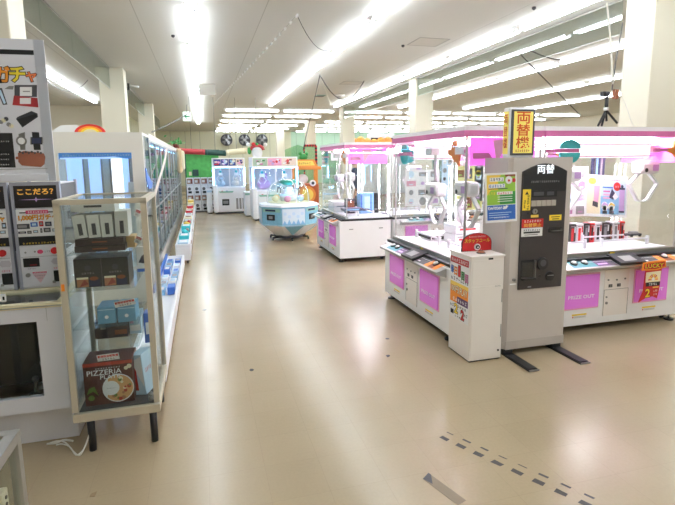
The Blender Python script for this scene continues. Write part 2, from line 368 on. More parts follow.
wire([at(607, 3, 5.3), at(611, 45, 5.3), at(613, 84, 5.3)], .012, CORD, 'twisted white cord hanging down to the black camera tripod')
wire([at(623, 22, 5.36), at(616, 60, 5.36), at(612, 90, 5.36)], .008, DGREY, 'thin dark cord hanging beside the twisted white cord')
wire(sag(atz(45, 78, 3.8), atz(88, 80, 3.8), .3), .01, GREY, 'thin grey wire looping under the side room lamp')
wire(sag(at(152, 132, 14), at(190, 112, 19.5), .04), .016, INK, 'thick black cable slanting above the tall aisle cabinets')
# upside-down tripod with a camera
q = at(609, 108, 5.3); t = thing('camera_tripod', 'small black tripod with a camera hanging upside down beside the wide pillar', 'tripod', q, world=True)
m = M().use(BLACK); a = at(605, 94, 5.3); m.box(a.x-.05, a.y-.03, a.z-.03, a.x+.05, a.y+.03, a.z+.03, .008); m.build('camera_body', t)
M().use(DGREY).cyl(a+Vector((0, -.03, 0)), a+Vector((0, -.055, 0)), .022, 12).build('lens', t)
M().use(BLACK).cyl(at(607, 97, 5.3), at(606, 113, 5.3), .022, 10).build('pole', t)
M().use(WHITE).cyl(at(606, 107.5, 5.3), at(606, 110.5, 5.3), .03, 10).build('collar', t)
for e in ((598, 126), (601.5, 126), (606.5, 121), (617, 123)): M().use(BLACK).cyl(at(606, 110, 5.3), at(*e, 5.27 if e[0] < 605 else 5.33), .014, 8).build('leg', t)
M().use(BROWN).box(*(at(615.5, 95, 5.34)-Vector((.03, .02, .05))), *(at(615.5, 95, 5.34)+Vector((.03, .02, .07)))).build('clamp', t)
M().use(CORD).tube([at(621, 95, 5.33), at(626, 105, 5.33), at(630, 118, 5.33), at(634, 127, 5.33)], .004, 5).build('cable', t)
# exit sign
q = at(187, 116.5, 20); t = thing('exit_sign', 'white hanging exit sign with a green arrow above the aisle', 'exit sign', q, world=True)
m = M().use(mat('exit_white', (245, 255, 250), .4, es=.5, emit=(235, 255, 245))); m.box(q.x-.15, q.y-.03, q.z-.17, q.x+.15, q.y+.03, q.z+.17)
fr = F(q+Vector((0, -.03, 0))); GG = mat('exit_green', (10, 130, 80), .4)
m.use(GG).polyf(fr, [(-.11, 0), (-.02, .09), (.02, .09), (-.04, .025), (.1, .025), (.1, -.025), (-.04, -.025), (.02, -.09), (-.02, -.09)], .004); m.build('sign_panel', t)
M().use(GREY).cyl(q+Vector((0, 0, .17)), Vector((q.x, q.y, ZC)), .012, 6).build('hanger', t)
q = at(207.5, 89.5, 12.5); t = thing('hanging_board', 'plain grey board hanging crosswise beside the aisle lamps', 'hanging board', q, world=True)
M().use(mat('board_grey', (172, 168, 158), .6)).box(q.x-.19, q.y-.01, q.z-.13, q.x+.19, q.y+.01, q.z+.13).build('panel', t)
M().use(ALU).box(q.x-.21, q.y-.012, q.z-.16, q.x-.19, q.y+.012, ZC-.02).build('hanger', t)
t = thing('wall_bracket', 'small pale bracket arm sticking out of the second beige pillar', 'bracket', at(127, 87, 12.6), world=True)
M().use(WHITE).cyl(at(129, 85.5, 12.65), at(139, 87, 12.65), .02, 8).build('arm', t); M().use(BLACK).box(*(at(128.5, 86, 12.66)-Vector((.025, .03, .09))), *(at(128.5, 86, 12.66)+Vector((.025, .03, .06)))).build('mount', t)
# wall fans
FD = None
for k, (px, w) in enumerate(((226.5, 'over the gap beside the aisle'), (244.5, 'midway between two other fans'), (262, 'above the toy arch with pompoms'))):
    q = at(px, 140, 36.6)
    lb = f'round dark industrial wall fan high on the back wall, {w}'
    if FD is None:
        FD = t = thing('wall_fan', lb, 'fan', q, 'industrial wall fans')
        m = M().use(DGREY)
        for z in (.34, .26, .18, .1):
            m.lathe([(.01+z*1.12, -.012), (.025+z*1.12, 0), (.01+z*1.12, .012), (z*1.12-.005, 0), (.01+z*1.12, -.012)], 24)
        bmesh.ops.rotate(m.bm, verts=m.bm.verts, cent=(0, 0, 0), matrix=Matrix.Rotation(PI/2, 3, 'X')); bmesh.ops.translate(m.bm, verts=m.bm.verts, vec=(0, -.12, 0)); m.build('guard', t)
        m = M().use(BLACK); m.cyl((0, .0, 0), (0, .02, 0), .42, 24); m.build('shroud', t)
        m = M().use(STEEL)
        for a in range(4):
            c, s = math.cos(a*PI/2+.3), math.sin(a*PI/2+.3); c2, s2 = math.cos(a*PI/2+1.2), math.sin(a*PI/2+1.2)
            m.face([(c*.06, -.06, s*.06), (c*.36, -.08, s*.36), (c2*.36, -.04, s2*.36), (c2*.06, -.05, s2*.06)])
        m.build('blade', t)
        M().use(GREY).cyl((0, -.14, 0), (0, .02, 0), .1, 14).build('hub', t)
        m = M().use(DGREY); m.box(-.05, 0, -.05, .05, .4, .05); m.cyl((.2, .02, .3), (.35, .4, .55), .02, 6); m.build('wall_mount', t)
    else: dup(FD, q, None, lb)
# -------------------------------------------------------- prize machines
NFR = F((0, 0, 0))
def claw_parts(t, cx, cy, zb, sc=1.0, cam_col=LILAC):
    m = M().use(WHITE); m.cyl((cx, cy, zb+.1), (cx, cy, 1.74), .022, 10); m.box(cx-.07, cy-.09, 1.72, cx+.07, cy+.09, 1.79)
    m.box(cx-.13*sc, cy-.07, zb-.06, cx+.13*sc, cy+.07, zb+.075, .035)
    m.use(BLACK).disc(F((cx-.06*sc, cy-.071, zb-.02)), 0, 0, .022); m.use(cam_col).rect(F((cx+.05*sc, cy-.071, zb)), -.03, -.03, .05*sc, .035)
    c = m.build('claw', t)
    for s in (-1, 1):
        a = M().use(WHITE)
        p = [Vector((cx+s*.06*sc, cy, zb-.05)), Vector((cx+s*.19*sc, cy, zb-.17)), Vector((cx+s*.07*sc, cy, zb-.34))]
        for u, v in zip(p, p[1:]):
            d = (v-u).normalized(); n = Vector((-d.z, 0, d.x))*.012
            a.prism([u+n, u-n, v-n, v+n], (0, .035, 0))
        a.prism([p[2]+Vector((-s*.0, 0, .01)), p[2]+Vector((-s*.05, 0, -.01)), p[2]+Vector((-s*.045, 0, -.02)), p[2]+Vector((0, 0, -.012))], (0, .04, 0))
        a.build('claw_arm', c)
    return c
def prize_machine(label, group, loc, rot, claws, orn=(-.6, .57)):
    t = thing('prize_machine', label, 'prize machine', loc, group, rot)
    W = .83; D = .90; g0 = .12
    m = M().use(WHITE); m.box(-W, 0, .07, W, D, .69, .006); m.use(BLACK).box(-W+.05, .05, .05, W-.05, D-.05, .075)
    for x in (-W-.001, W+.001):                                     # flush pulls on the side panels
        for y in (.2, .72): m.use(STEEL).box(x-.003, y-.035, .545, x+.003, y+.035, .56)
    m.build('base_cabinet', t)
    m = M().use(BLACK); m.box(-W-.004, .03, .69, W+.004, D+.004, .722); m.build('trim_strip', t)
    fr = F((0, 0, 0))
    for x0, x1 in ((-.64, -.24), (.20, .60)):
        c = (x0+x1)/2
        m = M().use(LPINK).box(x0-.012, -.006, .235, x1+.012, .004, .585).use(MAG).box(x0, -.014, .25, x1, -.004, .57); d = m.build('prize_door', t)
        l = M().use(PAPER).text(F((c, -.014, .36)), 'PRIZE OUT', 0, 0, .04, .002, .012, w=.30, h=.034); l.build('lettering', d)
        m = M().use(YEL).rect(F((c, 0, .165)), -.085, .006, .085, .022).use(PAPER).rect(F((c, 0, .165)), -.085, -.022, .085, .005).use(GINK)
        for k in range(2): m.rect(F((c, 0, .165)), -.06, -.006-k*.009, .075, -.003-k*.009, .0015)
        m.use(RED).disc(F((c, 0, .165)), -.073, -.008, .008, .0016, 10); m.build('caution_sticker', t)
    m = M().use(WARM).box(-.17, -.006, .14, .12, .002, .60); m.use(GINK)
    for a in ((-.17, .40, .12, .404), (-.17, .14, -.167, .40), (.117, .14, .12, .40)): m.box(a[0], -.008, a[1], a[2], -.005, a[3])
    sp = m.build('service_panel', t)
    for x, z in ((-.13, .50), (-.03, .495), (.07, .50), (-.14, .33), (-.135, .27)):
        M().use(STEEL).cyl((x, -.006, z), (x, -.013, z), .009 if z != .27 else .014, 10).use(BLACK).box(x-.0015, -.0145, z-.005, x+.0015, -.0125, z+.005).build('lock', sp)
    for x in (-.1, .0): M().use(DGREY).box(x-.02, -.011, .425, x+.02, -.005, .455).use(STEEL).box(x-.004, -.0125, .43, x+.004, -.011, .45).build('coin_slot', sp)
    # sloping control shelf
    m = M().use(ALU); m.prism([(-.74, -.10, .655), (-.74, .11, .72), (-.74, .11, .66), (-.74, 0, .60), (-.74, -.10, .635)], (1.48, 0, 0)); cp = m.build('control_shelf', t)
    cf = F((0, -.098, .6565), (1, 0, 0), (0, .21, .065))
    m = M(); m.use(mat('card_teal', (48, 134, 140), .4)).rect(cf, -.60, .02, -.32, .19).use(PURP).rect(cf, -.32, .02, -.17, .19).use(DGREY).rect(cf, -.17, .02, -.10, .19).use(LILAC).rect(cf, -.30, .05, -.19, .07, .002).build('instruction_print', cp)
    m = M().use(DGREY).rect(cf, .22, .02, .42, .19).use(ORANGE).rect(cf, .42, .02, .66, .19)
    m.use(PAPER).rect(cf, .24, .04, .29, .06, .002).use(BROWN).polyf(cf, [(.5, .02), (.6, .02), (.56, .19), (.47, .19)], .0015); m.build('instruction_print', cp)
    for x in (-.54, -.42, .54):
        q = cf.p(x, .10, 0); m = M().use(BLACK).cyl(q, q+cf.n*.012, .034, 16).use(WHITE).cyl(q+cf.n*.012, q+cf.n*.024, .026, 16, .02); m.build('button', cp)
    q = cf.p(.06, .1, 0); m = M().use(BLACK); m.prism([cf.p(-.09, .0, 0), cf.p(.21, .0, 0), cf.p(.21, .19, 0), cf.p(-.09, .19, 0)], cf.n*.028)
    m.use(GREY).rect(cf, -.02, .03, .13, .13, .030); m.build('card_reader', cp)
    m = M().use(ALU).box(-W, g0-.02, .715, W, g0+.03, .758).use(YEL).box(-.03, g0-.022, .735, .03, g0-.019, .75).use(BLACK).box(-.045, g0-.022, .735, -.03, g0-.019, .75); m.build('glass_sill', t)
    m = M().use(COLD).box(-W+.02, g0+.03, .70, W-.02, D-.02, .745); m.build('play_deck', t)
    m = M().use(COLD)
    for x in (-.4, .41):
        m.box(x-.3, .35, .805, x+.3, .367, .822); m.box(x-.3, .62, .805, x+.3, .637, .822)
        for xx in (x-.3, x+.3): m.box(xx-.014, .345, .745, xx+.014, .372, .84); m.box(xx-.014, .615, .745, xx+.014, .642, .84)
    m.build('prize_rail', t)
    for x in (-W+.014, W-.014):
        for y in (g0+.012, D-.014): M().use(ALU).box(x-.008, y-.008, .745, x+.008, y+.008, 1.87).build('corner_post', t)
    for x0, x1 in ((-W+.03, -.003), (.003, W-.03)): M().use(G('glass')).box(x0, g0, .75, x1, g0+.006, 1.875).build('front_glass', t)
    for x in (-W, W-.006): M().use(G('glass')).box(x, g0+.03, .75, x+.006, D-.03, 1.875).build('side_glass', t)
    M().use(G('glass')).box(-W+.03, D-.008, .75, W-.03, D-.002, 1.875).build('rear_glass', t)
    m = M().use(PINK).box(-W-.012, g0-.03, 1.87, W+.012, D+.006, 1.925); m.use(WHITE).box(-W-.006, g0-.02, 1.925, W+.006, D, 1.965); m.build('canopy', t)
    # lit header behind the front glass
    m = M().use(LITW).box(-.50, g0+.10, 1.675, .50, g0+.13, 1.82); hf = F((0, g0+.10, 1.745))
    m.use(LPINK).rect(hf, -.54, .055, .54, .062).rect(hf, -.54, -.062, .54, -.052); m.build('lit_header', t)
    for xa in (-W+.03, .48): M().use(PINK).box(xa, g0+.026, 1.728, xa+.38 if xa < 0 else xa+.30, g0+.044, 1.762).build('header_band', t)
    for s, mt in ((-1, TEAL), (1, ORANGE)):
        m = M().use(mt); o = F((orn[0] if s < 0 else orn[1], g0+.045, 1.745))
        if s < 0:
            for z, a in ((.02, 0), (-.02, PI)):
                pts = [(math.cos(a+PI*k/12)*.115, z+math.sin(a+PI*k/12)*(.085 if a == 0 else .1)) for k in range(13)]
                m.prism([o.p(x, y, 0) for x, y in pts], (0, -.02, 0))
        else:
            pts = [(-.12, .02), (-.06, .02), (-.04, .1), (.03, .1), (.04, .02), (.11, .02), (.11, -.03), (.09, -.03), (.08, -.13), (.0, -.09), (-.05, -.04), (-.12, -.02)]
            m.prism([o.p(x, y, 0) for x, y in pts], (0, -.02, 0))
        m.build('ornament', t)
    for s in (1,):                                               # magenta lightboxes inside the side windows
        x = s*(W-.03); fr2 = F((x+s*.004, .5, 1.74), (0, s, 0))
        m = M().use(MAGS).box(x-.012, g0+.06, 1.62, x+.004, D-.06, 1.865)
        m.use(LPINK).polyf(fr2, [(-.1*s*s, .1), (.05, .11), (.10, .0), (.02, .02), (-.06, -.1)] , .002).use(LILAC).disc(fr2, .2, .07, .06, .002, 16, 1.2, .7)
        m.use(PINK).polyf(fr2, [(-.3, -.01), (-.14, -.01), (-.10, -.06), (-.3, -.06)], .003); m.build('side_lightbox', t)
    for y in (g0+.22, D-.12): M().use(TUBEC).cyl((-.7, y, 1.845), (.7, y, 1.845), .013, 8).build('lamp_tube', t)
    for x in (-W+.04, W-.04):
        for y in (D-.04,): M().use(TUBEV).cyl((x, y, .80), (x, y, 1.60), .006, 8).build('corner_lamp', t)
    m = M().use(COLD); m.box(-W+.03, .45, 1.79, W-.03, .48, 1.81); m.box(-W+.03, .55, 1.79, W-.03, .58, 1.81); m.build('gantry_rail', t)
    for cx, cy, zb in claws: claw_parts(t, cx, cy, zb)
    for x in (-W+.12, W-.12):
        for y in (.12, D-.12):
            M().use(BLACK).cyl((x-.014, y, .028), (x+.014, y, .028), .028, 12).use(STEEL).box(x-.022, y-.022, .04, x+.022, y+.022, .072).build('caster', t)
    for x in (-W+.1, W-.1):
        M().use(STEEL).cyl((x, .05, .012), (x, .05, .075), .01, 8).use(BLACK).cyl((x, .05, 0), (x, .05, .014), .045, 14).build('levelling_foot', t)
    return t
PMG = 'pink topped prize machines'
BX, BY = 3.885, 3.785
AX, AY = 2.12, 4.715
mB = prize_machine('pink-trimmed prize machine facing the open floor with the hanging red ribbon sign', PMG, (BX, BY, 0), 0, [(-.32, .40, 1.50), (.68, .42, 1.56)], (-.52, .77))
mA = prize_machine('pink-trimmed prize machine facing the aisle behind the white staff call stand', PMG, (AX, AY, 0), -PI/2, [(.68, .22, 1.40), (.06, .22, 1.36)])
m2 = dup(mA, (AX+.01, 8.48, 0), -PI/2, 'pink-trimmed prize machine standing alone in the aisle beside the teal dome machine', PMG)
mE = dup(mB, (3.89, 7.55, 0), 0, 'pink-topped prize machine seen through glass behind the aisle-facing one', PMG)
mF = dup(mB, (5.62, 7.55, 0), 0, 'pink-topped prize machine seen through the wide corner glass, under the lamps', PMG)

# things inside the prize machines -------------------------------------------------
def pbox(name, label, cat, x0, y0, z0, sx, sy, sz, mt, prints=(), group=None, rot=0):
    t = thing(name, label, cat, (x0, y0, z0), group, rot)
    M().use(mt).box(-sx/2, -sy/2, 0, sx/2, sy/2, sz, .002).build('carton', t)
    if prints:
        m = M(); f = F((0, -sy/2, 0)); g = F((-sx/2, 0, 0), (0, -1, 0))
        for p in prints:
            fr = g if p[0] == 'side' else f
            if p[0] == 'side': p = p[1:]
            m.use(p[0]).rect(fr, *p[1:], .0025)
        m.build('printed_front', t)
    return t
# row of figure boxes in the corner machine
z0 = .747; x = 3.80
spec = ((DARK, RED, .075), (PAPER, RED, .085), (DARK, GINK, .07), (RED, INK, .055), (PAPER, INK, .085), (DARK, GINK, .09), (INK, BROWN, .03), (PAPER, GINK, .085), (RED, INK, .06))
nm = ('dark box with red print at the end by the change machine', 'white box with red print beside the end dark box', 'dark box with grey print third from the change machine',
      'narrow red box midway in the row', 'white box with black print midway in the row', 'wide dark box under the blue poster', 'thin black box between a dark and a white box', 'white box with grey print by the red end box', 'red box at the pillar end of the row')
for (c, p, w), l in zip(spec, nm):
    pbox('figure_box', f'{l} of figure boxes', 'box', x+w/2+.03, 4.47, z0, w, .12, .215 if w > .04 else .2, c, [(p, -w*.3, .03, w*.1, .17), (PAPER if c != PAPER else RED, w*.2, .12, w*.4, .19), (GINK, -w*.4, .185, w*.4, .195)], 'figure boxes in the corner machine'); x += w+.012
# blue figure poster
t = thing('prize_poster', 'pale blue poster of toy figures hanging inside the corner prize machine', 'poster', at(607, 195, 4.36), world=True)
a, b, c, d = at(585.5, 174, 4.36), at(628, 177, 4.36), at(626.5, 214, 4.36), at(584.5, 216, 4.36)
fr = F(a, b-a, a-d); W = (b-a).length; Hh = (a-d).length
m = M().use(PAPER); m.prism([fr.p(0, 0), fr.p(W, 0), fr.p(W, -Hh), fr.p(0, -Hh)], (0, .004, 0)); P = lambda x, y: (x*W, -y*Hh)
def pr(mt, x0, y0, x1, y1, l=.001): m.use(mt).rect(fr, x0*W, -y1*Hh, x1*W, -y0*Hh, l)
pr(SKY, .04, .06, .96, .93); pr(CREAM, .04, .06, .36, .93, .0015); pr(LBLUE, .36, .5, .8, .93, .0015)
m.use(GOLD).disc(fr, .16*W, -.15*Hh, .09*W, .002, 14, 1, .7); m.use(LPINK).polyf(fr, [P(.2, .25), P(.34, .25), P(.3, .72), P(.2, .75)], .002); m.use(DGREY).polyf(fr, [P(.18, .62), P(.3, .66), P(.3, .78), P(.17, .74)], .003)
m.use(RED).glyphs(fr, 7, .62*W, -.1*Hh, .4*W, .05*Hh, .003); m.use(BLUE).rect(fr, .4*W, -.3*Hh, .65*W, -.27*Hh, .002)
for k in range(3): m.use(LPINK if k else PINK).rect(fr, .42*W, -(.4+k*.08)*Hh, .58*W, -(.36+k*.08)*Hh, .002)
m.use(RED).disc(fr, .74*W, -.25*Hh, .085*W, .003, 16).use(PAPER).glyphs(fr, 2, .74*W, -.25*Hh, .1*W, .05*Hh, .004)
m.use(NAVY).polyf(fr, [P(.62, .3), P(.7, .42), P(.66, .58), P(.56, .52)], .003); m.use(PAPER).polyf(fr, [P(.7, .4), P(.78, .5), P(.7, .58), P(.64, .5)], .0035)
m.use(LILAC).rect(fr, .8*W, -.85*Hh, .93*W, -.32*Hh, .003).use(NAVY).rect(fr, .8*W, -.32*Hh, .93*W, -.27*Hh, .0035).use(NAVY).rect(fr, .8*W, -.88*Hh, .93*W, -.84*Hh, .0035).disc(fr, .865*W, -.24*Hh, .03*W, .0035)
for x in (.46, .62): m.use(PAPER).disc(fr, x*W, -.74*Hh, .08*W, .003, 16, 1, 1.1).rect(fr, (x-.04)*W, -.92*Hh, (x+.04)*W, -.74*Hh, .003).use(LILAC if x < .5 else GOLD).polyf(fr, [((x-.08)*W, -.75*Hh), ((x-.02)*W, -.64*Hh), ((x+.09)*W, -.70*Hh), ((x+.07)*W, -.73*Hh), (x*W, -.70*Hh)], .004).use(DGREY).rect(fr, (x-.05)*W, -.92*Hh, (x+.06)*W, -.85*Hh, .004)
m.build('printed_sheet', t)
# grey model on the rails
q = at(633, 231, 4.22); t = thing('model_car', 'small dark grey model car lying on the white rails in front of figure boxes', 'model car', (q.x, q.y, .826))
m = M().use(DGREY).box(-.085, -.04, .012, .085, .04, .034, .008).use(GREY).box(-.04, -.034, .03, .045, .034, .056, .01); m.build('car_body', t)
for x in (-.055, .055):
    for s in (-1, 1): M().use(BLACK).cyl((x, s*.032, .016), (x, s*.044, .016), .016, 12).build('wheel', t)
# printed boards seen through the glass of the corner machine
def artboard(name, label, cat, o, w, h, u=(1, 0, 0), base=PAPER, seed=1, pal=(LILAC, SKY, GINK, LPINK), group=None, rows=4, cols=5, thick=.012):
    r = random.Random(seed); t = thing(name, label, cat, o, group); fr = F((0, 0, 0), u)
    m = M().use(base); m.prism([fr.p(-w/2, -h/2), fr.p(w/2, -h/2), fr.p(w/2, h/2), fr.p(-w/2, h/2)], fr.n*-thick)
    for i in range(rows):
        for j in range(cols):
            x = -w/2+w*(j+.5)/cols; y = -h/2+h*(i+.5)/rows; ww = w/cols*r.uniform(.25, .42); hh = h/rows*r.uniform(.22, .42)
            m.use(r.choice(pal))
            if r.random() < .5: m.disc(fr, x, y, min(ww, hh), .0015, 12, 1, r.uniform(.7, 1.2))
            else: m.rect(fr, x-ww, y-hh, x+ww, y+hh, .0015)
            m.use(r.choice(pal)).rect(fr, x-ww*.5, y-hh*.6, x+ww*.4, y-hh*.2, .003)
    m.build('printed_sheet', t); return t
artboard('prize_board', 'white board of small pale prize pictures at the rear of the corner machine', 'board', (3.66, 4.60, 1.30), 1.06, .56, seed=4, pal=(LILAC, SKY, GINK, LPINK, mat('mauve', (170, 130, 160), .5)), rows=4, cols=7)
m = M().use(NAVY)
for k in range(6): m.use((NAVY, DGREY, LBLUE, NAVY, GREY, NAVY)[k]).box(4.24+k*.03, 4.60, 1.17, 4.262+k*.03, 4.62, 1.70)
tag(m.build('striped_banner'), 'dark blue striped cloth strip hanging behind the blue figure poster', 'banner')
# aisle machine contents
pbox('prize_box', 'white prize box with a black label strip lying on the deck', 'prize box', 2.64, 5.2, .747, .30, .26, .08, PAPER, [(INK, -.13, .02, .12, .055), ('side', INK, -.18, .02, .15, .055)])
for k, (z, l) in enumerate(((.747, 'bottom white box with red print in the corner stack behind the staff call sign'), (.86, 'middle white box in the corner stack behind the staff call sign'))):
    pbox('prize_box', l, 'prize box', 2.80, 4.92, z, .30, .26, .105, PAPER, [(RED, -.1, .04, .1, .06), (GINK, -.12, .075, .05, .085)], 'white boxes in the aisle machine corner', rot=(k*.04))
t = thing('plush_toy', 'white plush toy sitting on the white box stack behind the change machine poster', 'plush', (2.80, 4.92, .968))
m = M().use(PAPER); m.ball((0, 0, .075), .085, (1, .8, .9)); m.ball((.0, 0, .19), .06); m.build('body', t)
for s in (-1, 1): M().use(PAPER).ball((s*.045, 0, .245), .02, n=8).build('ear', t)
M().use(BLACK).ball((-.02, -.057, .2), .008, n=6).ball((.025, -.057, .2), .008, n=6).build('eye', t)
artboard('prize_board', 'white sheet of grey character sketches seen through the aisle machine glass', 'board', (3.55, 7.54, 1.21), .62, .6, seed=9, pal=(GINK, SKY, mat('soft_pink_ink', (210, 150, 170), .5), LILAC), rows=4, cols=3)
artboard('prize_board', 'yellow-green prize picture board seen through the corner of the aisle machine', 'board', (4.42, 7.54, 1.18), .52, .75, base=mat('pale_lime', (226, 226, 150), .5), seed=12, pal=(YEL, DGREY, LBLUE, BROWN, LGREEN), rows=3, cols=3)
artboard('prize_board', 'pale blue prize board midway behind the aisle machine glass', 'board', (4.0, 7.54, 1.35), .2, .7, seed=15, base=SKY, pal=(GINK, DGREY, PAPER), rows=5, cols=2)
for k, (x, z) in enumerate(((4.75, 1.3), (5.3, 1.25), (5.95, 1.3), (6.35, 1.2))):
    artboard('prize_board', ('grey and lilac prize board above the claw behind the change machine', 'white prize board with pastel pictures beyond the corner machine glass', 'pastel prize board seen past the blue poster', 'pale prize board by the wide pillar edge')[k], 'board', (x, 7.54, z), .45, .7, seed=20+k, rows=4, cols=3, pal=(LILAC, GINK, SKY, DGREY, LPINK))
# island machine contents
q = at(370, 203, 8.3)
pbox('prize_box', 'big bright blue prize box standing in the lone prize machine', 'prize box', 2.78, 8.25, .747, .25, .2, .36, LBLUE, [(BLUE, -.12, .05, -.09, .33), (SKY, -.05, .08, .05, .3), (BLUE, .06, .02, .08, .34), (NAVY, -.08, .05, .04, .09)])
pbox('prize_box', 'tall black prize box beside the bright blue box', 'prize box', 2.965, 8.3, .747, .10, .16, .35, INK, [(GINK, -.03, .05, .03, .08)])
pbox('prize_box', 'grey prize box with figure picture standing beside the bright blue box', 'prize box', 2.52, 8.35, .747, .16, .16, .26, DGREY, [(BROWN, -.06, .08, .06, .22), (PAPER, -.03, .03, .06, .07)])
pbox('prize_box', 'flat dark blue prize box lying on the rails in the lone machine', 'prize box', 2.45, 8.0, .828, .34, .22, .045, NAVY, [(LBLUE, -.14, .01, .1, .035)])
pbox('prize_box', 'white prize carton lying on the deck of the lone machine by its claw', 'prize box', 2.42, 8.62, .747, .30, .24, .19, PAPER, [(GINK, -.1, .1, .1, .12)])
pbox('prize_box', 'second white prize carton lying deeper in the lone machine', 'prize box', 2.45, 8.95, .747, .28, .26, .18, PAPER, [(SKY, -.1, .1, .1, .12)])
# red ribbon sign on the corner machine
t = thing('ribbon_sign', 'red and gold ribbon-shaped prize sign with a big 2 hanging on the magenta prize door', 'sign', at(652, 280, 3.64), world=True)
fr = F(at(652, 280, 3.64)); k = (at(653, 280, 3.64)-at(652, 280, 3.64)).x; k2 = (at(652, 279, 3.64)-at(652, 280, 3.64)).z; X = lambda px: (px-652)*k; Y = lambda py: (280-py)*k2
m = M().use(RED); base = [(X(645), Y(270)), (X(661), Y(269)), (X(660), Y(290)), (X(658.5), Y(299)), (X(654), Y(296.5)), (X(647), Y(297.5)), (X(640.5), Y(301)), (X(644), Y(290))]
m.prism([fr.p(x, y) for x, y in base], (0, .006, 0)); m.use(ORANGE); m.prism([fr.p(x, y, .002) for x, y in ((X(641), Y(270)), (X(642), Y(262.5)), (X(648), Y(261.5)), (X(656), Y(261)), (X(664), Y(261.5)), (X(665), Y(268)), (X(656), Y(270.5)))], (0, .006, 0))
m.use(RED).polyf(fr, [(X(642.5), Y(268.5)), (X(643), Y(263.5)), (X(663), Y(262.5)), (X(663.5), Y(267)), (X(655), Y(269.3))], .003)
m.outlined(fr, 'LUCKY', X(653), Y(265.8), .05, YEL, INK, .004, .02, .07, w=X(662)-X(644), h=.042)
m.use(CREAM).polyf(fr, [(X(645.5), Y(282)), (X(645.5), Y(272)), (X(660.2), Y(271.5)), (X(660), Y(282))], .002)
for a in range(9):
    th = PI*a/8; c = (X(652.8), Y(279.5)); m.use((ORANGE, YEL, RED)[a % 3]).polyf(fr, [c, (c[0]+math.cos(th-.14)*.058, c[1]+math.sin(th-.14)*.055), (c[0]+math.cos(th+.14)*.058, c[1]+math.sin(th+.14)*.055)], .003)
m.use(PAPER).disc(fr, X(652.8), Y(279), .018, .004); m.use(INK).rect(fr, X(646), Y(286), X(660), Y(282), .0025); m.use(PAPER).glyphs(fr, 5, X(653), Y(284), .1, .026, .004)
m.outlined(fr, '2', X(648.3), Y(292.5), .1, YEL, DRED, .003, .03, .08, w=.058, h=.085)
m.use(GOLD).rect(fr, X(653), Y(288), X(659), Y(286.8), .003); m.use(PAPER).glyphs(fr, 3, X(656), Y(291), .05, .022, .003); m.glyphs(fr, 3, X(656), Y(294.5), .045, .018, .003); m.build('ribbon_board', t)

# ------------------------------------------------------------ change machine
x0, x1, y0, y1, hh = 2.42, 3.05, 3.5, 3.87, 1.685
t = thing('change_machine', 'tall taupe money change machine with a dark speckled front panel', 'change machine', (2.735, 3.69, 0), world=True)
m = M().use(TAUPE); m.prism([(x0+.03, y0, .05), (x1-.03, y0, .05), (x1, y0+.03, .05), (x1, y1, .05), (x0, y1, .05), (x0, y0+.03, .05)], (0, 0, hh-.05)); m.build('housing', t)
m = M().use(mat('taupe_dark', (184, 176, 168), .5)); m.box(x0+.02, y0-.004, .05, x1-.02, y0+.02, .125); m.use(BLACK).box(x0+.04, y0+.02, .035, x1-.04, y1-.02, .055); m.build('plinth', t)
fr = F((0, y0, 0)); PX = lambda px, py: (lambda q: (q.x, q.z))(at(px, py, y0))
pl, pb = PX(517, 297); prr, pt = PX(559.5, 165)
pl = 2.535; prr = 2.965; pb = .575; pt = 1.60
m = M().use(DARK); pts = [(pl, pb), (prr, pb), (prr, pt-.03)]+[(pl+(prr-pl)*(1-k/10), pt-.03+math.sin(PI*k/10)*.065) for k in range(1, 10)]+[(pl, pt-.03)]
m.prism([fr.p(x, y, .012) for x, y in pts], (0, .02, 0)); m.use(BLACK).polyf(fr, [(pl+.008, 1.40)]+[(prr-.008, 1.40), (prr-.008, pt-.03)]+[(pl+.008+(prr-pl-.016)*(1-k/10), pt-.03+math.sin(PI*k/10)*.055) for k in range(1, 10)]+[(pl+.008, pt-.03)], .0135); fp = m.build('front_panel', t)
def U(px): return pl+(px-519.3)/(562.5-519.3)*(prr-pl)      # photo column and row on the upright panel
def V(py): return 1.64-(py-163)*(1.64-.575)/(297-163)
GW = mat('lit_lettering', (240, 246, 250), .4, es=1.1, emit=(240, 248, 255))
M().use(GW).text(fr, '両替', U(541), V(169.5), .1, .016, .006, w=.165, h=.075).build('lit_sign', fp)
m = M().use(GINK).glyphs(fr, 14, U(541), V(182.4), .28, .018, .015); m.build('lettering', fp)
m = M().use(INK).box(U(528.5), y0-.018, V(198.5), U(553), y0-.01, V(191.5)).use(DGREY).rect(fr, U(530), V(197), U(540), V(193), .0185).rect(fr, U(543), V(197), U(550), V(193), .0185); m.build('display', fp)
m = M().use(mat('button_grey', (176, 168, 156), .5))
for k in range(5): m.box(U(528.3+k*4.9), y0-.02, V(208), U(532.6+k*4.9), y0-.01, V(202))
m.build('button_row', fp)
m = M().use(YEL).box(U(520), y0-.014, V(212), U(527.6), y0-.011, V(190)).use(INK); f2 = F((0, y0-.014, 0))
m.polyf(f2, [(U(522), V(195.5)), (U(525.6), V(195.5)), (U(523.8), V(192))], .001).glyphs(f2, 6, U(525.3), V(203.8), .03, .125, .001, 3, True).glyphs(f2, 3, U(522), V(205.5), .024, .07, .001, 4, True); m.build('yellow_sticker', fp)
m = M().use(STEEL).cyl((U(532), y0-.01, V(213.3)), (U(532), y0-.026, V(213.3)), .021, 18).use(BLACK).box(U(532)-.003, y0-.028, V(213.3)-.009, U(532)+.003, y0-.025, V(213.3)+.009); m.build('key_lock', fp)
m = M().use(BLACK).cyl((U(525.5), y0-.01, V(215.3)), (U(525.5), y0-.015, V(215.3)), .007, 10); m.build('indicator', fp)
